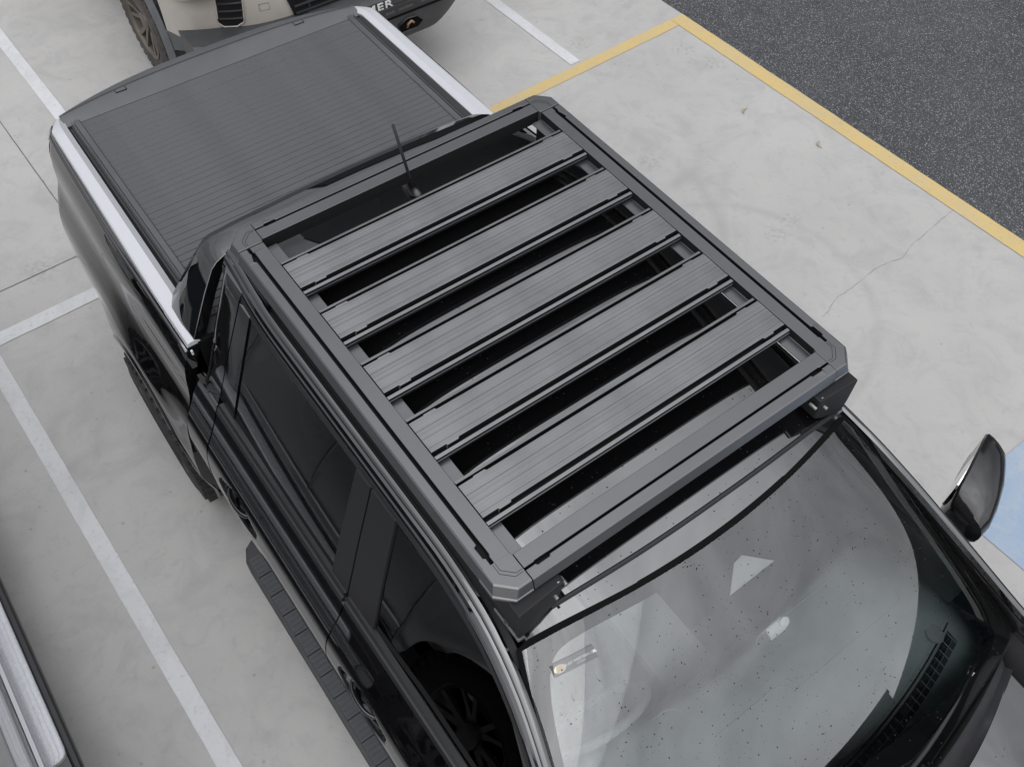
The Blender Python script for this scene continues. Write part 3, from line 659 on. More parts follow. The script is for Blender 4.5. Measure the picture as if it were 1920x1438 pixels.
rings.append(rings[0]); q.loft(rings, closed=False, caps=False); q.obj('ceramic_band', M['frit'], scr, smooth=True)
# forward camera window: a pale shroud seen through a trapezoid opening in the band
cwp = [(-.083, .154), (.000, .088), (.052, .082), (.182, .154)]
cv_ = []
for a_, b_ in cwp: cv_.append(ws(a_, b_) - wsn(a_, b_) * .0045)
for a_, b_ in cwp: cv_.append(ws(a_, b_) - wsn(a_, b_) * .0052)
mk('camera_window', cv_, [(0, 1, 2, 3), (7, 6, 5, 4), (0, 4, 5, 1), (1, 5, 6, 2), (2, 6, 7, 3), (3, 7, 4, 0)], M['shroud'], scr)
# seal round the glass
q = MB(); per = [(-1, 1 - i / 20) for i in range(20)] + [(-1 + 2 * i / 60, 0) for i in range(61)] + [(1, i / 20) for i in range(1, 21)]; rings = []
for k, (a, b) in enumerate(per):
    p = ws(a, b); nrm = wsn(max(-.98, min(.98, a)), max(.02, min(.98, b))); out = Vector((-.8, 0, .3)) if abs(a) < 1 else Vector((0, math.copysign(1, a), 0))
    if abs(a) == 1 and b in (0, 0.0): out = Vector((-.5, math.copysign(.8, a), 0))
    out.normalize(); rings.append([p - nrm * .004, p + nrm * .0015, p + out * .006 + nrm * .000, p + out * .016 - nrm * .003, p + out * .016 - nrm * .015])
q.loft(rings); q.obj('windscreen_seal', M['void'], T)
# sticker, toll tag, mirror
def ws_frame(x, y, lift=.002, up=None):
    u, vq = ws_uv(x, y); p = ws(u, vq); n = wsn(u, vq); r = (ws(u + .01, vq) - ws(u - .01, vq)).normalized(); t = n.cross(r)
    m = Matrix.Identity(4)
    for i in range(3): m[i][0] = r[i]; m[i][1] = t[i]; m[i][2] = n[i]; m[i][3] = p[i] + n[i] * lift
    return m
sm = ws_frame(*[float(k) for k in ws(-.812, .094)[:2]], -.0035) @ Matrix.Rotation(R_(0), 4, 'Z')
def flat(name, pts, m, mtx, parent, th=.0006):
    v = [mtx @ Vector((x, y, 0)) for x, y in pts] + [mtx @ Vector((x, y, th)) for x, y in pts]; n = len(pts)
    return mk(name, v, [tuple(reversed(range(n))), tuple(range(n, 2 * n))] + [(i, (i + 1) % n, n + (i + 1) % n, n + i) for i in range(n)], m, parent)
stk = flat('oil_sticker', [(-.063, -.017), (.063, -.017), (.063, .017), (-.063, .017)], M['stickergrey'], sm, scr)
flat('oval_emblem', [(-.040 + .017 * math.cos(a), .0 + .0115 * math.sin(a)) for a in [2 * math.pi * k / 28 for k in range(28)]], M['gold'], sm @ Matrix.Translation((0, 0, .0007)), stk)
textmesh('sticker_lettering', 'GULF WESTERN OIL', .0105, M['white'], stk, sm @ Matrix.Translation((.019, .002, .0012)), .0002)
textmesh('sticker_small_print', 'AUSTRALIA', .0052, M['lettering'], stk, sm @ Matrix.Translation((.019, -.007, .0012)), .0002)
tm = ws_frame(*[float(k) for k in ws(.052, .318)[:2]], -.022)
q = MB(); q.box((0, 0, 0), (.064, .040, .014)); q.v = [tuple(tm @ Vector(p)) for p in q.v]; tt = bev(q.obj('toll_tag', M['white'], scr), .004, 3)
q = MB(); q.loft([[(.030 + .017 * math.cos(a), .004 + .015 * math.sin(a), z) for a in [2 * math.pi * k / 20 for k in range(20)]] for z in (.006, .012)]); q.v = [tuple(tm @ Vector(p)) for p in q.v]; q.obj('tag_mount', M['white'], tt)
q = MB(); q.box((0, 0, 0), (.24, .04, .065), Matrix.Rotation(R_(18), 3, 'Y'));

# interior: dash, vents, wheel, seats
def dz(x, y): return 1.105 + .055 * math.exp(-((x - 1.22) / .22) ** 2) - .03 * max(0, (x - 1.45) / .2) ** 2 + .03 * math.exp(-((y + .37) / .24) ** 2 - ((x - 1.10) / .16) ** 2) - .05 * max(0, (abs(y) - .74) / .12) ** 2
v = []; f = []; NX, NY = 44, 70
for i in range(NX + 1):
    for j in range(NY + 1):
        y = lerp(-.84, .84, j / NY); x = lerp(.98 + .03 * math.cos(y * 4), 1.655 - .11 * (abs(y) / .75) ** 2.4, i / NX); z = dz(x, y) - (.16 * max(0, (1 - i / 5)) ** 2 if i < 5 else 0)
        v.append((x, y, z))
for i in range(NX):
    for j in range(NY): a = i * (NY + 1) + j; f.append((a, a + NY + 1, a + NY + 2, a + 1))
dash = mk('dashboard', v, f, M['dash'], T, smooth=True)
def on_dash(name, loop, m, w=.003, h=.0012):
    q = MB(); n = len(loop); rings = []
    for k in range(n):
        a = Vector((*loop[(k - 1) % n], 0)); b = Vector((*loop[(k + 1) % n], 0)); d = (b - a).normalized(); s_ = Vector((-d.y, d.x, 0)); x, y = loop[k]
        rings.append([(x + s_.x * t * w, y + s_.y * t * w, dz(x, y) + h * (1 if t == 0 else .3)) for t in (-1, 0, 1)])
    rings.append(rings[0]); q.loft(rings, closed=False, caps=False); return q.obj(name, m, dash)
def rrect(cx, cy, a, b, r, n=8):
    P = []
    for sx, sy, a0 in ((1, 1, 0), (-1, 1, 90), (-1, -1, 180), (1, -1, 270)):
        for k in range(n + 1): t = R_(a0 + 90 * k / n); P.append((cx + sx * (a - r) + r * math.cos(t), cy + sy * (b - r) + r * math.sin(t)))
    return P
on_dash('dash_lid_seam', rrect(1.33, -.02, .115, .17, .05), M['dashdark'])
on_dash('dash_pad_seam', rrect(1.16, .42, .10, .26, .04), M['dashdark'])
on_dash('dash_binnacle_seam', rrect(1.20, -.40, .14, .22, .06), M['dashdark'])
# demister grille along the base of the glass
def gx(y): return 1.545 - .11 * (abs(y) / .75) ** 2.2
q = MB(); q.loft([[(gx(y) - .022, y, dz(gx(y) - .022, y) + .0015), (gx(y) + .022, y, dz(gx(y) + .022, y) + .0015)] for y in [lerp(-.73, .73, i / 50) for i in range(51)]], closed=False, caps=False); gv = q.obj('demister_vent', M['void'], dash)
q = MB(); q.loft([[(gx(y) - .036, y, dz(gx(y) - .036, y) + .001), (gx(y) - .032, y, dz(gx(y) - .032, y) + .003), (gx(y) - .030, y, dz(gx(y) - .03, y) + .001)] for y in [lerp(-.75, .75, i / 50) for i in range(51)]], closed=False, caps=False); q.obj('dash_front_seam', M['void'], dash)
for i in range(46):
    y = -.72 + i * .032; x = gx(y); box('vent_fin', (x, y, dz(x, y) + .003), (.044, .0028, .004), M['dash'], dash, b=0)
for off in (-.012, .003):
    q = MB(); q.loft([[(gx(y) + off, y, dz(gx(y), y) + .0025), (gx(y) + off + .002, y, dz(gx(y), y) + .0035)] for y in [lerp(-.72, .72, i / 40) for i in range(41)]], closed=False, caps=False); q.obj('vent_bar', M['dash'], dash)
for cy in (-.68, .68):
    q = MB(); q.loft([[(1.40 + .035 * k * math.cos(a), cy + .035 * k * math.sin(a) * .9, dz(1.40, cy) + h) for a in [2 * math.pi * i / 24 for i in range(24)]] for k, h in ((1, 0), (.95, .006), (.6, .004))]); q.obj('speaker_grille', M['dashdark'], dash, smooth=True)
q = MB(); R0, r0 = .185, .016
rot = Matrix.Rotation(R_(-62), 3, 'Y'); q.loft([[Vector((.93, -.37, .99)) + rot @ Vector(((R0 + r0 * math.cos(b)) * math.cos(a), (R0 + r0 * math.cos(b)) * math.sin(a), r0 * math.sin(b))) for b in [2 * math.pi * i / 10 for i in range(10)]] for a in [2 * math.pi * i / 40 for i in range(41)]], caps=False); q.obj('steering_wheel', M['dashdark'], T, smooth=True)
def seat(x, y, wd):
    q = MB(); q.loft([[(x + a, y + s_ * (wd * k), z) for a, z, k, s_ in ((.26, .70, .95, 1), (.27, .60, .9, 1), (.27, .60, .9, -1), (.26, .70, .95, -1))], [(x - .22, y + s_ * wd * k, z) for z, k, s_ in ((.68, 1, 1), (.56, 1, 1), (.56, 1, -1), (.68, 1, -1))]]); o = q.obj('seat', M['seat'], T); bev(o, .04, 3)
    q = MB(); q.loft([[(x - .20, y + s_ * wd, z) for z, s_ in ((.62, 1), (.62, -1))] + [(x - .34, y - wd, .62), (x - .34, y + wd, .62)], [(x - .36, y + wd * .9, 1.25), (x - .36, y - wd * .9, 1.25), (x - .46, y - wd * .9, 1.24), (x - .46, y + wd * .9, 1.24)]]); bev(q.obj('seat_back', M['seat'], o), .04, 3)
    box('head_rest', (x - .42, y, 1.40), (.10, .24, .17), M['seat'], o, b=.04)
for y in (-.37, .37): seat(.45, y, .25)
seat(-.35, 0, .62)
box('cabin_floor', (.35, 0, .48), (2.4, 1.66, .04), M['dashdark'], T, b=0)
box('centre_console', (.85, 0, .75), (.55, .22, .40), M['dashdark'], T, b=.03)
for s in (-1, 1): 
    q = MB(); q.loft([[(x, s * .815, .46), (x, s * .80, 1.20), (x, s * .838, 1.27), (x, s * .838, 1.292)] for x in (-.88, 1.30, 1.36)], closed=False, caps=False); q.obj('door_card', M['dashdark'], T)

# bonnet, cowl, wipers, front
def zh(x, y): return 1.150 - .075 * ((x - 1.70) / 1.0) - .05 * (abs(y) / .80) ** 2.4 + .018 * math.exp(-((abs(y) - .52) / .10) ** 2) * min(1, max(0, (x - 1.7) * 4)) - (.12 * max(0, (x - 2.5) / .25) ** 2)
v = []; f = []; NX, NY = 40, 48
for i in range(NX + 1):
    for j in range(NY + 1):
        y = lerp(-.80, .80, j / NY); x = lerp(1.775 - .145 * (abs(y) / .8) ** 2.2, 2.72 - .10 * (abs(y) / .8) ** 2, i / NX); v.append((x, y, zh(x, y)))
for i in range(NX):
    for j in range(NY): a = i * (NY + 1) + j; f.append((a, a + NY + 1, a + NY + 2, a + 1))
bonnet = mk('bonnet', v, f, M['paint'], T, smooth=True)
v = []; f = []
for j in range(NY + 1):
    y = lerp(-.86, .86, j / NY); k = (abs(y) / .8) ** 2.2; x0 = 1.690 - .135 * k; x1 = 1.782 - .135 * k
    v += [(x0, y, 1.134 + .035 * k), (x0 + .012, y, 1.120 + .02 * k), (x1 - .035, y, 1.100), (x1 - .012, y, 1.115), (x1 - .003, y, 1.142 - .05 * (abs(y) / .8) ** 2.4)]
    if j:
        for t in range(4): a = (j - 1) * 5 + t; f.append((a, a + 1, a + 6, a + 5))
mk('cowl_panel', v, f, M['plastic'], T, smooth=True, auto=40)
for (y0, y1, off) in ((-.10, .64, .0), (-.72, -.14, .0)):
    q = MB(); q.tube([(1.70 - .16 * (abs(y) / .8) ** 2.2 - .055, y, 1.165 + .028 * (abs(y) / .8) ** 2 + .030) for y in [lerp(y0, y1, i / 12) for i in range(13)]], .0075, 6); wb = q.obj('wiper_blade', M['rubber'], T, smooth=True)
    ym = lerp(y0, y1, .52); q = MB(); q.tube([(1.665 - .16 * (abs(ym) / .8) ** 2.2, ym, 1.200), (1.68 - .16 * (abs(ym) / .8) ** 2.2, ym - .04, 1.208), (1.745 - .1 * (abs(y0) / .8) ** 2, lerp(ym, y0, .6), 1.178), (1.745 - .10 * (abs(y0) / .8) ** 2, y0 - .05, 1.150)], [.006, .006, .009, .013], 8); q.obj('wiper_arm', M['satin'], wb, smooth=True)
v = []; f = []; pr_ = [(0, 1.05), (.06, 1.0), (.09, .85), (.08, .62), (.14, .55), (.12, .42), (.0, .36)]
for j in range(41):
    y = lerp(-.93, .93, j / 40); x = 2.66 - .22 * (abs(y) / .93) ** 2.6
    for a, z in pr_: v.append((x + a, y, z))
    if j:
        for t in range(6): k = (j - 1) * 7 + t; f.append((k, k + 1, k + 8, k + 7))
mk('front_bumper', v, f, M['paint'], T, smooth=True, auto=40)
q = MB(); q.box((2.755, 0, .82), (.02, 1.1, .28)); g_ = q.obj('grille', M['void'], T)
for i in range(6): box('grille_bar', (2.77, 0, .70 + i * .048), (.02, 1.08, .014), M['chrome'], g_, b=.003)
for s in (-1, 1): box('headlight', (2.66, s * .72, .92), (.14, .30, .13), M['chrome'], T, b=.03)

for s in (-1, 1):
    v = []; f = []
    for i in range(41):
        x = lerp(1.36, 2.62, i / 40); yo = Yc(x, 1.17 - .03 * max(0, x - 1.6)); zo = 1.17 - .03 * max(0, x - 1.6); yi = .790 if x > 1.63 else lerp(.84, .790, (x - 1.36) / .27); zi = zh(x, .80) if x > 1.63 else lerp(1.205, zh(1.63, .8), (x - 1.36) / .27)
        v += [(x, s * yo, zo - .012), (x, s * (yo - .010), zo + .006), (x, s * lerp(yo, yi, .5), lerp(zo, zi, .5) + .014), (x, s * (yi + .012), zi + .004), (x, s * (yi + .008), zi - .03)]
        if i:
            for t in range(4): k = (i - 1) * 5 + t; f.append((k, k + 1, k + 6, k + 5))
    mk('wing_top', v, f, M['slot'], T, smooth=True, auto=50)
# door mirrors
for s in (-1, 1):
    q = MB(); rings = []
    for (y, x0, x1, z0, z1) in ((1.000, 1.150, 1.255, 1.185, 1.285), (1.012, 1.132, 1.275, 1.165, 1.315), (1.05, 1.112, 1.272, 1.150, 1.345), (1.12, 1.090, 1.248, 1.145, 1.362), (1.20, 1.064, 1.210, 1.150, 1.366), (1.26, 1.045, 1.172, 1.165, 1.358), (1.30, 1.034, 1.145, 1.180, 1.348), (1.322, 1.036, 1.112, 1.205, 1.330)):
        cz = (z0 + z1) / 2; hz_ = (z1 - z0) / 2; wd_ = x1 - x0
        ring = [(x0 + wd_ * a, s * y, cz + hz_ * b) for a, b in ((0, -.80), (.02, -.97), (.30, -1), (.62, -.93), (.86, -.72), (.97, -.40), (1, 0), (.99, .30), (.93, .56), (.80, .78), (.58, .93), (.30, 1), (.05, 1.0), (0, .90), (.012, .5), (.012, 0), (.012, -.5))]
        rings.append(ring)
    q.loft(rings); mh = q.obj('door_mirror', M['mirrorcap'], T, smooth=True, auto=32)
    q = MB(); q.loft([[(1.1015 - .27 * (yy - 1.08) - .001 - dx, s * yy, zz) for yy, zz in [(1.160 + .118 * k * math.copysign(abs(math.cos(a)) ** .6, math.cos(a)), 1.257 + .092 * k * math.copysign(abs(math.sin(a)) ** .6, math.sin(a))) for a in [2 * math.pi * i / 28 for i in range(28)]]] for k, dx in ((1, -.004), (1, .002), (.97, .003))]); q.obj('mirror_glass', M['mirror'], mh)
    q = MB(); q.loft([[(1.16 + a, s * y, z + b) for a, b in ((-.045, -.03), (.06, -.03), (.075, .02), (-.03, .02))] for y, z in ((.86, 1.235), (.94, 1.205), (1.03, 1.195))]); bev(q.obj('mirror_stalk', M['satin'], mh), .008, 2)
    q = MB(); q.loft([[(1.190 + .07 * a, s * 1.03, 1.150 + b) for a, b in ((-1, 0), (1, 0), (.9, .02), (-.9, .02))], [(1.150 + .055 * a, s * 1.21, 1.150 + b) for a, b in ((-1, 0), (1, 0), (.9, .02), (-.9, .02))]]); q.obj('mirror_lower_trim', M['plastic'], mh)

# ------------------------------------------------------------------ roof rack
q = MB(); q.box((-.003, -.60, 1.938), (1.24, .035, .016)); q.box((-.003, .60, 1.938), (1.24, .035, .016)); RK = q.obj('roof_rack', M['rack'], T)
def stations_loft(axis, st, profile_of, name, m, parent):
    q = MB(); q.loft([[(t, a, b) if axis == 'x' else (a, t, b) for a, b in profile_of(g0, g1)] for t, g0, g1 in st]); o = q.obj(name, m, parent); return bev(o, .0012, 1, 50)
e = .6550
side_st = [(-e, .5965, .607), (-.632, .5965, .607), (-.630, .593, .604), (-.592, .593, .613), (-.588, .5935, .605), (.588, .5935, .605), (.592, .593, .613), (.628, .593, .613), (.632, .5965, .607), (e, .5965, .607)]
for s in (-1, 1):
    def pf(g0, g1): return [(s * a, b) for a, b in ((.508, 1.9705), (.5485, 1.9708), (.5500, 1.999), (.5515, 2.0), (g0 - .001, 2.0), (g0, 1.999), (g0, 1.978), (g1, 1.978), (g1, 1.999), (g1 + .001, 2.0), (.6295, 2.0), (.634, 1.9965), (.644, 1.962), (.640, 1.944), (.56, 1.944), (.55, 1.966), (.508, 1.966))]
    o = stations_loft('x', side_st, pf, 'side_rail', M['rack'], RK)
    darken(o, lambda c, n: (.590 < abs(c.y) < .616 and 1.97 < c.z < 1.9988) or (.544 < abs(c.y) < .5515 and 1.97 < c.z < 1.9985), M['slot'])  # shade of the groove and inner wall painted in near black
for s in (-1, 1):
    ey = .5455; fs = [(-ey, .711, .7185), (-.514, .711, .7185), (-.512, .709, .723), (-.474, .709, .723), (-.470, .7095, .7175), (.470, .7095, .7175), (.474, .709, .723), (.512, .709, .723), (.514, .711, .7185), (ey, .711, .7185)]
    def pf(g0, g1): return [(s * a - .003, b) for a, b in ((.6645, 1.950), (.6645, 1.999), (.6660, 2.0), (g0 - .001, 2.0), (g0, 1.999), (g0, 1.978), (g1, 1.978), (g1, 1.999), (g1 + .001, 2.0), (.7445, 2.0), (.749, 1.9965), (.759, 1.962), (.755, 1.948))]
    o = stations_loft('y', fs, pf, 'cross_rail', M['rack'], RK)
    darken(o, lambda c, n: (.706 < abs(c.x + .003) < .7245 and 1.97 < c.z < 1.9988) or (.660 < abs(c.x + .003) < .6655 and 1.97 < c.z < 1.9985) or c.z < 1.95, M['slot'])  # groove, inner wall and underside shade painted in, no real insert
# corner castings
for sx in (-1, 1):
    for sy in (-1, 1):
        ox = -.003
        def ring(o_, z): 
            a = .634 + o_; b = .749 + o_; c = .044 - o_ * .1
            return [(sx * x + ox, sy * y, z) for x, y in ((.6562, .5508), (.6562, a), (b - c, a), (b, a - c), (b, .5468), (.6650, .5468))]
        q = MB(); q.loft([ring(.006, 1.935), ring(.010, 1.952), ring(.010, 1.960), ring(.0045, 1.9635), ring(.0085, 1.9665), ring(-.0005, 1.9970), ring(-.004, 2.0)])
        co = q.obj('rack_corner', M['rack'], RK); bev(co, .0012, 1, 40)
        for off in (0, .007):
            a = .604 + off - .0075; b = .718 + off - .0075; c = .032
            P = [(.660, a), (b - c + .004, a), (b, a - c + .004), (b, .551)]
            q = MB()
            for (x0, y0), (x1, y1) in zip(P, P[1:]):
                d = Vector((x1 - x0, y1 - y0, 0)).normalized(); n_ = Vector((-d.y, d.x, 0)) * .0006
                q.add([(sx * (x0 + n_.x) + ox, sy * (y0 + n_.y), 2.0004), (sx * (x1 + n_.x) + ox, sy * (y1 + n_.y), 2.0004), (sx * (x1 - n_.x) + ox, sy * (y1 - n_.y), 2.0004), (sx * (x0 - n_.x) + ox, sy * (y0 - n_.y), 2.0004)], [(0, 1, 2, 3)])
            q.obj('corner_groove_shade', M['void'], co)  # flat dark ribbon on the casting top, painted stand-in for groove shadow
# planks
def plank_prof(g0, g1):
    P = [(0, 1.971), (0, 1.9950), (.0085, 1.9955), (.0090, 1.9765), (g0, 1.9765), (g0, 1.9992)]
    x = .0245; P.append((g0 + .001, 2.0)); n = 10; wd = (.1275 - x) / n
    for i in range(n):
        deep = .0006 if i % 3 else .0012
        if i == 0: continue
        xx = x + i * wd; P += [(xx - .0010, 2.0), (xx - .0003, 2.0 - deep), (xx + .0007, 2.0 - deep), (xx + .0012, 2.0)]
    P += [(g1 - .001, 2.0), (g1, 1.9992), (g1, 1.9765), (.1445, 1.9765), (.145, 1.9955), (.155, 1.9945), (.155, 1.971)]
    return P
q = MB(); q.loft([[(x, y, z) for x, z in plank_prof(g0, g1)] for y, g0, g1 in ((-.5475, .019, .131), (-.500, .019, .131), (-.498, .016, .136), (-.462, .016, .136), (-.458, .0215, .1305), (.458, .0215, .1305), (.462, .016, .136), (.498, .016, .136), (.500, .019, .131), (.5475, .019, .131))])
plk = q.obj('rack_plank', M['slat'], RK)
darken(plk, lambda c, n: c.z < 1.9935 and (abs(n.x) > .5 or (n.z > .5 and c.z < 1.99) or n.z < -.5), M['slot'])  # shade in the plank grooves, sides and underside painted in
for i in range(5):
    o = plk if i == 0 else plk.copy()
    if i: COL.objects.link(o); o.parent = RK
    o.location = (-.5485 + i * .2385, 0, 0)
# thin lower lip of every plank (second shadow line)
lip0 = None
for i in range(5):
    if lip0 is None: lip0 = extr('plank_lip', [(.1565, 1.984), (.1565, 1.988), (.1590, 1.988), (.1590, 1.984)], 'y', -.547, .547, M['rack'], RK); o = lip0
    else: o = lip0.copy(); COL.objects.link(o); o.parent = RK
    o.location = (-.5485 + i * .2385, 0, 0)
# rubber gasket strip lying on the roof ahead of the rack
q = MB(); rings = []
for i in range(41):
    y = lerp(-.50, .585, i / 40); k = (abs(y - .08) / .56) ** 2.6; x = .803 - .026 * k; z = zr(x, y)
    rings.append([(x - .008, y, z - .002), (x - .0075, y, z + .004), (x - .003, y, z + .0085), (x + .003, y, z + .0075), (x + .0065, y, z + .002), (x + .0065, y, z - .002)])
q.loft(rings); q.obj('rubber_strip', M['rubber'], RK, smooth=True, auto=30)
# feet, brackets and bolts
for sx in (-1, 1):
    for s in (-1, 1):
        xx = .70 if sx > 0 else -.64
        q = MB(); q.loft([[(xx + a, s * b, z) for a, b in ((-.055, ya), (.088 if sx > 0 else .05, ya), (.078 if sx > 0 else .05, yb), (-.055, yb))] for z, ya, yb in ((1.780, .612, .565), (1.845, .618, .480 if sx > 0 else .56), (1.944, .618, .465 if sx > 0 else .56))])
        ft = q.obj('rack_foot', M['footblack'], RK); bev(ft, .006, 2)
        if sx > 0:
            for (a, b, z) in ((.785, .497, 1.900), (.772, .460, 1.915)):
                q = MB(); q.loft([[(a + h, s * b + .0055 * math.cos(t), z + .0055 * math.sin(t)) for t in [2 * math.pi * k / 12 for k in range(12)]] for h in (-.02, .006)]); bev(q.obj('bolt', M['zinc'], ft), .001, 2)
            q = MB(); q.box((.770, s * .482, 1.927), (.003, .006, .035)); q.box((.762, s * .51, 1.942), (.012, .03, .003)); q.obj('steel_tab', M['zinc'], ft)
            # ditch block in front of the foot
            q = MB(); q.box((.735, s * .606, 1.786), (.11, .022, .014)); q.box((.760, s * .607, 1.794), (.030, .024, .012)); bk = q.obj('ditch_clamp', M['greyplastic'], ft); bev(bk, .002, 2)
            q = MB(); q.loft([[(.732 + .011 * math.cos(t), s * .607 + .011 * math.sin(t), z) for t in [2 * math.pi * k / 6 for k in range(6)]] for z in (1.790, 1.803)]); q.obj('bolt', M['chrome'], ft)
for x in (): box('rack_cross_bearer', (x, 0, 1.951), (.035, 1.12, .025), M['rack'], RK, b=.004)

# water drops on the glass, bonnet, roof and planks
q = MB(); rnd = random.Random(3)
def drop(p, n, r):
    n = n.normalized(); u = n.cross(Vector((0, 1, 0.13))).normalized(); v_ = n.cross(u); k = 7; ex = rnd.uniform(.8, 1.35)
    b = [p + (u * math.cos(2 * math.pi * i / k) * ex + v_ * math.sin(2 * math.pi * i / k)) * r for i in range(k)]
    m_ = [p + (u * math.cos(2 * math.pi * i / k) * ex + v_ * math.sin(2 * math.pi * i / k)) * r * .68 + n * r * .42 for i in range(k)]
    q.add(b + m_ + [p + n * r * .55], [(i, (i + 1) % k, k + (i + 1) % k, k + i) for i in range(k)] + [(k + i, k + (i + 1) % k, 2 * k) for i in range(k)])
from mathutils import noise as mn
def dens(x, y, k=7): return mn.noise(Vector((x * k, y * k, 3.3))) + .5 * mn.noise(Vector((x * k * 2.3, y * k * 2.3, 1.1))) > rnd.uniform(-.45, .35)
for _ in range(2600):
    u_, v_ = rnd.uniform(-1, 1), rnd.uniform(0, 1); p = ws(u_, v_)
    if not dens(p.x, p.y): continue
    drop(p, wsn(max(-.98, min(.98, u_)), max(.02, min(.98, v_))), rnd.choice((.0006, .0009, .0011, .0014, .0021)))
for _ in range(1300):
    x, y = rnd.uniform(-.2, .86), rnd.uniform(-.58, .58)
    if x < xf_(y) and dens(x, y): drop(Vector((x, y, zr(x, y))), Vector((0, .13 * y, 1)), rnd.choice((.0008, .0012, .0016, .0022)))
for _ in range(260):
    x, y = rnd.uniform(1.76, 2.3), rnd.uniform(-.7, .79); drop(Vector((x, y, zh(x, y))), Vector((.07, 0, 1)), rnd.choice((.001, .0014, .002)))
M['water'] = mat('water_drop', (.02, .02, .02), .03, ior=1.33)
q.obj('water_drops', M['water'], T, smooth=True, kind='stuff')
# ================================================================== BEIGE VEHICLE BEHIND
V = thing('pickup_truck', 'beige pickup with black lettered front bumper and dusty tyres, behind the black truck', 'pickup truck', (-4.52, 1.17, 0))
def vx(y): return 1.02 - .44 * (abs(y) / .98) ** 4    # front plan curve of the painted bumper, local x
# painted corner and bumper skin, from side to side
v = []; f = []; rows = [(.54, .0), (.66, .0), (.70, .0), (.80, 0), (.93, -.015), (1.05, -.05), (1.12, -.10)]; nj = 60
def skin_pt(t, r):
    # t 0..1 : side (behind wheel arch) round the corner and across
    s_ = t * 2 - 1; a = abs(s_); sg = 1 if s_ > 0 else -1
    if a > .72:
        k = (a - .72) / .28; return (lerp(vx(.93), .56, k), sg * lerp(.93, .965, k))
    y = .93 * a / .72; return (vx(y), sg * y)
for j in range(nj + 1):
    x, y = skin_pt(j / nj, 0)
    for i_, (z, off) in enumerate(rows): v.append((x + off, y, z + (.12 * min(1, max(0, (abs(y) - .70) / .22)) if i_ == 0 else 0)))
    if j:
        n = len(rows)
        for t in range(n - 1): k = (j - 1) * n + t; f.append((k, k + 1, k + n + 1, k + n))
mk('bumper_skin', v, f, M['beige'], V, smooth=True, auto=40)
def on_skin(y, z, lift): 
    return (vx(y) + smoothpl([(a, b) for a, b in rows], z, .01) + lift, y, z)
for s in (-1, 1):
    # tapered black side vent with horizontal slats, deep recess
    zs_ = [1.10, 1.05, 1.0, .95, .90, .86, .83, .80, .775]; yin = lambda z: s * pl([(.775, .645), (.80, .605), (1.10, .555)], z); yout = lambda z: s * pl([(.775, .715), (.80, .738), (1.10, .705)], z)
    q = MB(); q.loft([[on_skin(lerp(yin(z), yout(z), t), z, .008) for t in (0, .33, .66, 1)] + [on_skin(yout(z), z, -.02), on_skin(yin(z), z, -.02)] for z in zs_]); vent = q.obj('bumper_vent', M['slot'], V)
    for i in range(6):
        z = .822 + i * .046; y0, y1 = abs(yin(z)) + .008, abs(yout(z)) - .008
        q = MB(); q.loft([[(on_skin(y * s, z, a)[0], y * s, z + b) for a, b in ((.009, 0), (.020, .004), (.020, .009), (.009, .012))] for y in (y0, lerp(y0, y1, .5), y1)]); q.obj('vent_slat', M['plastic'], vent)
    loop = [(yin(z), z) for z in zs_] + [(yout(z), z) for z in zs_[::-1]]
    q = MB(); q.tube([on_skin(y, z, .006) for y, z in loop], .0055, 6); q.obj('vent_frame', M['beige'], vent, smooth=True)
    q = MB(); L_ = [(.50, .845), (.44, .845), (.44, .885), (.50, .885), (.50, .845)]; q.tube([on_skin(a * s, z, .0005) for a, z in L_], .0016, 5); q.obj('tow_cover_seam', M['greyplastic'], V)
    # grey arch extension
    q = MB(); rings = []
    for k in range(22):
        a = R_(-8 + 150 * k / 21); rr_ = .50; rings.append([( rr2 * math.cos(a), s * yy, .43 + rr2 * math.sin(a)) for rr2, yy in ((.475, .82), (.475, .985), (.50, .995), (.54, .985), (.565, .962))])
    q.loft(rings, closed=False, caps=False); q.obj('wheel_arch_flare', M['greyplastic'], V, smooth=True, auto=30)
    q = MB(); q.loft([[(.50, s * .97, .64), (.50, s * .985, .50), (.46, s * .93, .46), (.46, s * .88, .62)], [(.66, s * .93, .66), (.64, s * .92, .54), (.60, s * .86, .50), (.60, s * .86, .60)], [(.92, s * .66, .56), (.90, s * .66, .53), (.84, s * .62, .50), (.84, s * .62, .60)], [(.99, s * .36, .545), (.98, s * .36, .53), (.9, s * .36, .50), (.9, s * .36, .60)]]); q.obj('lower_valance', M['greyplastic'], V, smooth=True, auto=30)
    q = MB(); q.loft([[(.42, s * .93, .74), (.44, s * .90, .50), (.48, s * .92, .50), (.50, s * .95, .74)], [(.40, s * .80, .74), (.42, s * .80, .45), (.46, s * .80, .45), (.48, s * .80, .74)]]); q.obj('mud_guard', M['greyplastic'], V)
    box('headlight', (.72, s * .74, 1.07 + .09), (.25, .30, .10), M['chrome'], V, b=.03)
    for wx in (0, -3.3): wheel(V, wx, s * .845, s, r=.415, wd=.275, rimm=M['bronze'], tyrem=M['tyredirty'])
# main grille
def gxx(z): return 1.034 - .075 * max(0, (z - .85) / .27)
q = MB(); q.loft([[(gxx(z), -w_, z), (gxx(z), w_, z), (gxx(z) - .05, w_, z), (gxx(z) - .05, -w_, z)] for z, w_ in ((.66, .285), (.78, .305), (.92, .34), (1.12, .40))]); gr = q.obj('grille', M['slot'], V)
for i in range(9): z = .69 + i * .047; box('grille_bar', (gxx(z) + .006, 0, z), (.016, .57 + .22 * (z - .69), .012), M['plastic'], gr, b=.002)
for y in (-.2, 0, .2): box('grille_bar', (1.03, y, .80), (.018, .014, .24), M['plastic'], gr, b=.002)
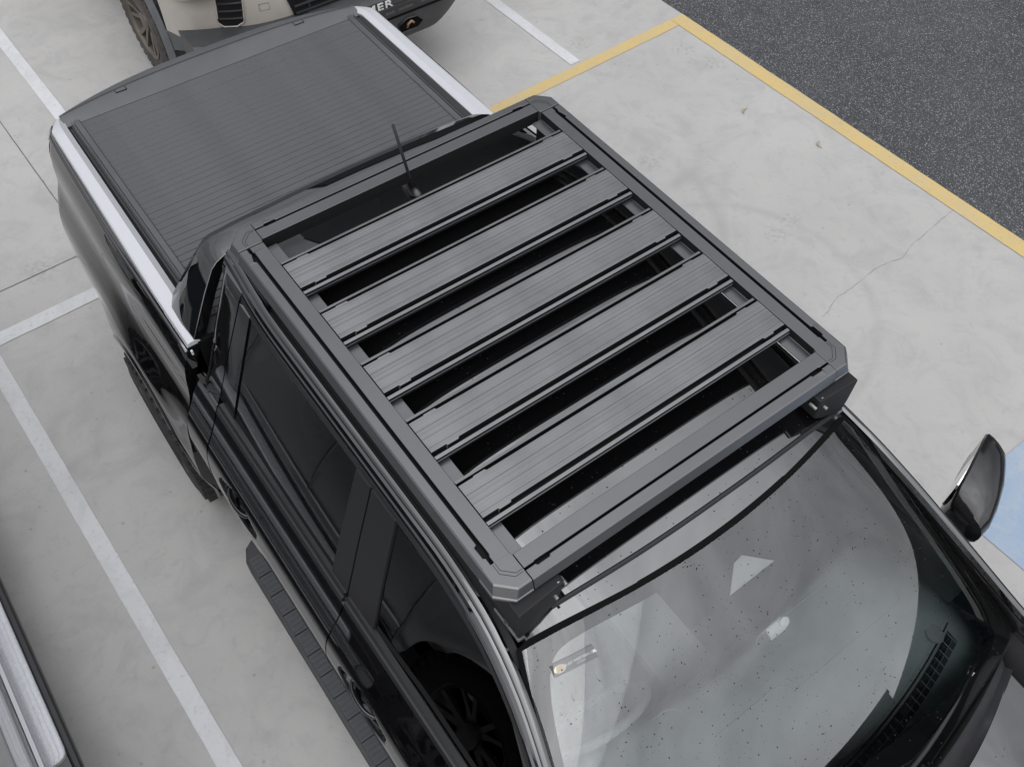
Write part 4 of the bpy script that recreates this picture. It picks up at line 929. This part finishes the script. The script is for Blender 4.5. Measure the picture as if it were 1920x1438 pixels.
# steel bumper with lettered plate
def bx_(y): return 1.170 - .16 * max(0, (abs(y) - .60) / .37) ** 1.6
q = MB(); rings = []
for i in range(49):
    y = lerp(-.955, .955, i / 48); e_ = max(0, (abs(y) - .62) / .335); x = bx_(y)
    rings.append([(x - .22, y, .455 + .06 * e_), (x - .03, y, .410 + .085 * e_), (x - .003, y, .435 + .085 * e_), (x, y, .470 + .08 * e_), (x, y, .600), (x - .004, y, .610), (x - .004, y, .740), (x - .05, y, .765), (x - .25, y, .770)])
q.loft(rings); sb = q.obj('steel_bumper', M['bumper'], V, smooth=True, auto=28)
box('bumper_step', (1.176, .15, .6065), (.012, 1.16, .010), M['void'], sb, b=0)
q = MB(); q.box((1.170, .12, .648), (.014, 1.20, .075)); bev(q.obj('lettered_plate', M['satin'], sb), .003)
mt = Matrix(((0, 0, 1, 1.168), (1, 0, 0, .135), (0, 1, 0, .706), (0, 0, 0, 1)))
textmesh('bumper_lettering', 'HAMER', .066, M['lettering'], sb, mt, .003, sx=1.50, spacing=1.14)
for yy, tx in ((.245, '4X4'), (.40, 'SERIES'), (.56, 'OFFROAD')) if False else (): pass
for yy, wl_ in ((.29, .075), (.405, .11), (.565, .085)):
    q = MB()
    for i in range(int(wl_ / .011)): q.box((1.1785, yy - wl_ / 2 + i * .011, .648), (.002, .007, .014 + .004 * (i % 2)))
    q.obj('bolted_badge_relief', M['greyplastic'], sb)
for s in (-1, 1):
    P = [(.34, .475), (.48, .475), (.52, .515), (.48, .560), (.40, .566), (.34, .535)]
    P = [(s * a, z) for a, z in P]; n = len(P)
    hb = mk('recovery_opening', [(1.1735, y, z) for y, z in P] + [(1.10, y, z) for y, z in P], [tuple(range(n)), tuple(range(n, 2 * n))] + [(i, (i + 1) % n, n + (i + 1) % n, n + i) for i in range(n)], M['void'], sb)
    q = MB(); q.tube([(1.178, y, z) for y, z in P + P[:1]], .005, 6); q.obj('opening_lip', M['bumper'], hb, smooth=True)
    q = MB(); q.tube([(1.176, s * .40, .50), (1.186, s * .405, .53), (1.186, s * .43, .543), (1.18, s * .45, .52)], .008, 8); q.obj('tow_hook', mat('rusty_hook', (.28, .17, .10), .6, metal=.3, noise=.5, nscale=30), hb, smooth=True)
# body behind: bonnet, wings, cab
q = MB()
def bodyring(x, zt, zs, hw, zb=.55): return [(x, -hw, zb), (x, -hw * 1.0, zs), (x, -hw * .93, zt - .03), (x, -hw * .5, zt), (x, hw * .5, zt), (x, hw * .93, zt - .03), (x, hw, zs), (x, hw, zb)]
q.loft([bodyring(.93, 1.13, 1.02, .80, 1.0), bodyring(.80, 1.18, 1.08, .90, .95), bodyring(.55, 1.22, 1.10, .955, .90), bodyring(0, 1.25, 1.1, .955, .93), bodyring(-.52, 1.27, 1.1, .955, .9), bodyring(-.55, 1.27, 1.1, .955, .5), bodyring(-2.75, 1.28, 1.1, .955, .5)]); bev(q.obj('body', M['beige'], V, smooth=True, auto=30), .02, 2)
q = MB(); q.loft([[(x, -hw, 1.26), (x2, -hw * .82, 1.80), (x2, hw * .82, 1.80), (x, hw, 1.26)] for x, x2, hw in ((-.55, -1.15, .86), (-2.45, -2.35, .86))]); q.obj('cab_glass', M['winblue'], V)
box('roof', (-1.75, 0, 1.81), (1.35, 1.42, .05), M['beige'], V, b=.02)
for s in (-1, 1):
    for x0, x1 in ((-.55, -1.15), (-1.7, -1.72), (-2.45, -2.36)):
        q = MB(); q.tube([(x0, s * .868, 1.26), (x1, s * .715, 1.80)], .04, 8); q.obj('pillar', M['beige'], V, smooth=True)
box('tub', (-3.5, 0, .95), (1.55, 1.86, .62), M['beige'], V, b=.03)
box('bash_plate', (.75, 0, .42), (.5, .9, .02), M['void'], V, rot=Matrix.Rotation(R_(-12), 3, 'Y'))

# ================================================================== SILVER WAGON ALONGSIDE
W = thing('silver_car', 'silver car with a ribbed aluminium side step at the lower left edge', 'car', (0, 0, 0))
YB = -2.02     # door skin
WCX = (.44, -2.42)
PW = [(.36, .035), (.45, .012), (.60, 0), (.80, -.004), (.95, .006), (1.02, .018), (1.06, .045), (1.10, .058)]
def Yw(x, z):
    # returns |y| measured so that s=-1 gives the side facing the black truck
    y = pl(PW, z); 
    for cx in WCX:
        d = math.hypot(x - cx, z - .38); y -= .03 * math.exp(-((d - .46) / .12) ** 2) * (1 if z < .9 else 0)
    if x > .9: y += .25 * (x - .9) ** 2
    if x < -2.9: y += .25 * (-2.9 - x) ** 2
    return 2.02 + y
YC = -2.95
def mir(o):
    c = o.copy(); c.data = o.data.copy(); c.data.transform(Matrix.Translation((0, 2 * YC, 0)) @ Matrix.Diagonal((1, -1, 1, 1))); c.data.flip_normals(); COL.objects.link(c); c.parent = W; return c
def lohi(x, base=.42):
    z = base
    for cx in WCX:
        d = abs(x - cx)
        if d < .43: z = max(z, .38 + math.sqrt(.43 ** 2 - d * d))
    return z
parts = []
parts.append(panel('front_wing', -.075, 1.30, lohi, lambda x: 1.10 - .06 * max(0, x - .3), Yw, -1, M['silverpaint'], W, nx=60, nz=20, lip=.02))
fdw = panel('front_door', -1.02, -.082, .42, 1.10, Yw, -1, M['silverpaint'], W, nx=24, nz=20, lip=.02); parts.append(fdw)
rdw = panel('rear_door', lambda u: lerp(-1.88, -1.98, u), -1.027, lambda x: lohi(x), 1.10, Yw, -1, M['silverpaint'], W, nx=24, nz=20, lip=.02); parts.append(rdw)
parts.append(panel('rear_wing', -3.35, lambda u: lerp(-1.887, -1.987, u), lohi, 1.10, Yw, -1, M['silverpaint'], W, nx=50, nz=20, lip=.02))
for p in parts: mir(p)
# greenhouse
PG = lambda x, z: 2.09 + .30 * (z - 1.10)
for a0, a1, b0, b1 in ((-.18, -.62, -.98, -1.00), (-1.06, -1.06, -1.86, -1.84), (-1.95, -1.92, -2.9, -2.75)):
    g_ = panel('window_glass', lambda u: lerp(b0, b1, u), lambda u: lerp(a0, a1, u), 1.115, 1.60, PG, -1, M['winblue'], W, nx=6, nz=6, lip=.01); mir(g_)
gf = panel('window_frame', lambda u: lerp(-3.0, -2.85, u), lambda u: lerp(.05, -.52, u), 1.10, 1.66, lambda x, z: PG(x, z) + .012, -1, M['satin'], W, nx=8, nz=6, lip=.01); mir(gf)
q = MB(); q.loft([[(x, YC - hw, z - .05), (x, YC - hw * .7, z), (x, YC + hw * .7, z), (x, YC + hw, z - .05), (x, YC + hw, z - .08), (x, YC - hw, z - .08)] for x, hw, z in ((-.50, .68, 1.68), (-.8, .71, 1.73), (-2.4, .71, 1.74), (-2.9, .68, 1.69))]); q.obj('roof', M['silverpaint'], W, smooth=True, auto=40)
q = MB(); q.loft([[(x, YC - hw, z - .08), (x, YC - hw * .6, z), (x, YC + hw * .6, z), (x, YC + hw, z - .08), (x, YC + hw, .5), (x, YC - hw, .5)] for x, hw, z in ((.02, .80, 1.13), (.5, .82, 1.09), (1.15, .78, 1.0), (1.30, .68, .9))]); q.obj('bonnet', M['silverpaint'], W, smooth=True, auto=35)
mk('windscreen', [(.02, YC - .78, 1.12), (.02, YC + .78, 1.12), (-.52, YC + .64, 1.66), (-.52, YC - .64, 1.66)], [(0, 1, 2, 3)], M['winblue'], W)
mk('rear_screen', [(-3.28, YC - .78, 1.10), (-3.28, YC + .78, 1.10), (-2.88, YC + .64, 1.66), (-2.88, YC - .64, 1.66)], [(0, 1, 2, 3)], M['winblue'], W)
box('rear_bumper', (-3.3, YC, .62), (.16, 1.74, .95), M['silverpaint'], W, b=.05)
box('underbody', (-1.0, YC, .48), (4.1, 1.46, .30), M['void'], W, b=0)
box('inner_shell', (-1.5, YC, .9), (2.6, 1.64, .40), M['void'], W, b=0)
for cx in WCX:
    for s in (1, -1): wheel(W, cx, YC + s * .80, s, r=.385, wd=.235, rimm=M['rim'])
for hx, par in ((-.90, fdw), (-1.76, rdw)):
    q = MB(); q.tube([(hx - .10, YB + .002, .97), (hx - .07, YB + .045, .975), (hx + .07, YB + .045, .975), (hx + .10, YB + .002, .97)], .014, 8); q.obj('door_handle', M['silverpaint'], par, smooth=True)
# aluminium step: long ribbed plank, rounded front end, black outer edge
def stepring(x, k):
    c = -2.020
    pr2 = [(0, .398), (0, .412), (.008, .416), (.020, .416), (.0215, .413), (.0235, .413), (.025, .416), (.040, .416), (.0415, .4125), (.0445, .4125), (.046, .416), (.058, .416), (.0595, .4135), (.0615, .4135), (.063, .416), (.076, .416), (.082, .412), (.082, .398)]
    return [(x, c + a * k, z) for a, z in pr2]
q = MB(); q.loft([stepring(x, k) for x, k in [(-2.10, .3), (-2.07, .8), (-2.04, 1), (-.285, 1), (-.262, .96), (-.248, .84), (-.240, .6), (-.238, .3)]]); stp = q.obj('side_step', M['alu'], W)
q = MB(); q.loft([[(x, -2.02 + a * k + b, z) for a, b, z in ((.070, 0, .36), (.084, 0, .385), (.084, 0, .405), (.090, .0, .409), (.106, .0, .408), (.112, 0, .400), (.108, 0, .35))] for x, k in [(-2.12, .3), (-2.05, 1), (-.27, 1), (-.10, 1), (.0, .75), (.02, .3)]]); q.obj('step_edge', M['plastic'], stp, smooth=True, auto=30)
q = MB(); q.loft([[(x, -2.018 + a, z) for a, z in ((0, .50), (.014, .495), (.020, .470), (.010, .445), (0, .44))] for x in (-1.9, -1.0, -.15, -.09)]); q.obj('sill_garnish', M['silverpaint'], W, smooth=True, auto=30)

# ================================================================== BUILDINGS AROUND THE YARD (seen only as reflections)
def building(name, label, x0, x1, y0, y1, h, bays, face):
    B = thing(name, label, 'building', ((x0 + x1) / 2, (y0 + y1) / 2, 0)); cx, cy = (x0 + x1) / 2, (y0 + y1) / 2
    box('wall', (0, 0, h / 2), (x1 - x0, y1 - y0, h), M['wallgrey'], B, b=0)
    box('parapet', (0, 0, h + .15), (x1 - x0 + .3, y1 - y0 + .3, .3), M['wallgrey'], B, b=.02)
    for i in range(bays):
        if face == 'x':
            wv = (y1 - y0) / bays; yy = y0 + wv * (i + .5) - cy; box('window', (x0 - cx - .02, yy, 1.7), (.08, wv * .8, 2.6), M['winblue'], B, b=0)
        else:
            wv = (x1 - x0) / bays; xx = x0 + wv * (i + .5) - cx; box('window', (xx, y0 - cy - .02, 1.7), (wv * .8, .08, 2.6), M['winblue'], B, b=0)
    return B
building('showroom_building', 'dark clad showroom building facing the bonnet of the black pickup', 40, 50, -6, 24, 4.8, 9, 'x')
building('workshop_building', 'dark clad workshop building across the asphalt from the black pickup', 2, 50, 26, 36, 4.3, 15, 'y')

building('tall_office_building', 'tall dark clad office building behind the beige pickup', -34, -15, 5, 22, 13.5, 5, 'x')
building('long_office_building', 'long dark clad office building beyond the asphalt road', -15.5, 0, 17, 30, 15, 5, 'y')
